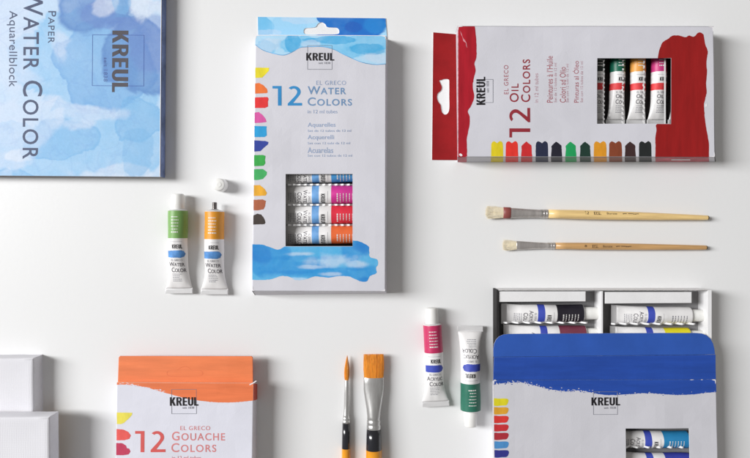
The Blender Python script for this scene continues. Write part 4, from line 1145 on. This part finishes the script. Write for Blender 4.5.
# =================================================================== CANVASES (bottom left)
canv = bpy.data.materials.new('primed_canvas'); canv.use_nodes = True
nt = canv.node_tree; b = nt.nodes['Principled BSDF']
tc = nt.nodes.new('ShaderNodeTexCoord')
hs_ = []
for d in ('X', 'Y'):
    w = nt.nodes.new('ShaderNodeTexWave'); w.bands_direction = d; w.inputs['Scale'].default_value = 190.; w.inputs['Distortion'].default_value = 2.4; w.inputs['Detail'].default_value = 1.
    link(nt, tc.outputs['Object'], w.inputs['Vector']); hs_.append(w)
ad = nt.nodes.new('ShaderNodeMath'); ad.operation = 'ADD'; link(nt, hs_[0].outputs['Fac'], ad.inputs[0]); link(nt, hs_[1].outputs['Fac'], ad.inputs[1])
bu = nt.nodes.new('ShaderNodeBump'); bu.inputs['Strength'].default_value = .19; bu.inputs['Distance'].default_value = .0004
link(nt, ad.outputs[0], bu.inputs['Height']); link(nt, bu.outputs['Normal'], b.inputs['Normal'])
n = nt.nodes.new('ShaderNodeTexNoise'); n.inputs['Scale'].default_value = 40.; link(nt, tc.outputs['Object'], n.inputs['Vector'])
r = nt.nodes.new('ShaderNodeValToRGB'); r.color_ramp.elements[0].color = lin((221, 220, 225)); r.color_ramp.elements[1].color = lin((230, 229, 233))
link(nt, n.outputs['Fac'], r.inputs['Fac']); link(nt, r.outputs['Color'], b.inputs['Base Color'])
b.inputs['Roughness'].default_value = .75; b.inputs['Specular IOR Level'].default_value = .25
pine = M('pine_stretcher_bar', (206, 176, 132), rough=.7, var=.12, scale=60, stretch=(1, 8, 1))
def canvas(label, px, py, z0, w, d, h, rz):
    """px,py: photo place of the upper right base corner"""
    loc = P(px, py, z0)
    t = thing('stretched_canvas', label, 'canvas', loc, 'primed stretched canvases', rz)
    mb = MB(); n = 26
    def co(i, j):
        # rounded-over edges, corners pulled in a touch, faint sag in the middle of the cloth
        u, v = i / n, j / n
        return u, v
    r_ = 2.2 * mm
    prof = [(-.3 * mm, 0.), (0., 2. * mm), (0., h - r_), (.25 * r_, h - .45 * r_), (.6 * r_, h - .12 * r_), (1.2 * r_, h), (6 * mm, h - .15 * mm), (14 * mm, h - .55 * mm)]
    def ring(ins, z):
        out = []
        x0, x1, y0, y1 = -w + ins, -ins, -d + ins, -ins
        for q in range(n): out.append((x0 + (x1 - x0) * q / n, y0))
        for q in range(n): out.append((x1, y0 + (y1 - y0) * q / n))
        for q in range(n): out.append((x1 - (x1 - x0) * q / n, y1))
        for q in range(n): out.append((x0, y1 - (y1 - y0) * q / n))
        res = []
        for x, y in out:
            dx = mnoise.noise(Vector((x * 60, y * 60, z * 90))) * .35 * mm
            cd = min(abs(x + w) + abs(y + d), abs(x) + abs(y), abs(x + w) + abs(y), abs(x) + abs(y + d))
            bump = .8 * mm * math.exp(-(cd / (5 * mm)) ** 2) if z > .5 * h else 0     # folded cloth thickens the corner
            res.append(Vector((x + dx, y + dx, z + bump + dx * .3)))
        return res
    R_ = [ring(a, z) for a, z in prof]; k = 4 * n
    for a in range(len(R_) - 1): mb.add(R_[a] + R_[a + 1], [(i, (i + 1) % k, k + (i + 1) % k, k + i) for i in range(k)], canv)
    mb.add(R_[-1], [tuple(range(k))], canv)
    o = mb.build('cloth', t, smooth=True); weld(o)
    bw = 30 * mm
    for (x0, y0, x1, y1) in ((-w + .8 * mm, -d + .8 * mm, -.8 * mm, -d + bw), (-w + .8 * mm, -bw, -.8 * mm, -.8 * mm), (-w + .8 * mm, -d + bw + .1 * mm, -w + bw, -bw - .1 * mm), (-bw, -d + bw + .1 * mm, -.8 * mm, -bw - .1 * mm)):
        mb = MB(); slab(mb, [[(x0, y0), (x1, y0), (x1, y1), (x0, y1)]], .1 * mm, h * .8, pine); mb.build('stretcher_bar', t)
    return t
canvas('blank white canvas lying flat on the table, partly under the other canvas', 42.4, 354.6, 0., .24, .20, .018, 0.004)
canvas('blank white canvas lying on top, nearest the lower left corner', 58.2, 411.6, .0188, .26, .20, .018, 0.006)

# =================================================================== CAMERA AND LIGHT
cam = bpy.data.cameras.new('camera'); co = bpy.data.objects.new('camera', cam); COL.objects.link(co)
co.location = (0, 0, H); co.rotation_euler = (0, 0, 0)
cam.sensor_fit = 'HORIZONTAL'; cam.sensor_width = 36.; cam.lens = 36. * H / .750
cam.clip_start = .01; cam.clip_end = 50
S.camera = co

W = bpy.data.worlds.new('World'); S.world = W; W.use_nodes = True
bg = W.node_tree.nodes['Background']; bg.inputs['Color'].default_value = (1., .97, .94, 1); bg.inputs['Strength'].default_value = .235
def lamp(name, loc, target, sx, sy, power, color):
    l = bpy.data.lights.new(name, 'AREA'); l.shape = 'RECTANGLE'; l.size = sx; l.size_y = sy; l.energy = power; l.color = color
    o = bpy.data.objects.new(name, l); COL.objects.link(o); o.location = loc
    o.rotation_euler = (Vector(target) - Vector(loc)).to_track_quat('-Z', 'Z').to_euler()
    return o
lamp('window_light', (-4.75, .95, 3.75), (0, 0, 0), 3.6, 1.5, 484, (.985, .99, 1.))
S.view_settings.view_transform = 'Standard'; S.view_settings.look = 'None'; S.view_settings.exposure = 0; S.view_settings.gamma = 1
S.render.engine = 'CYCLES'
S.render.resolution_x = 1024; S.render.resolution_y = 625
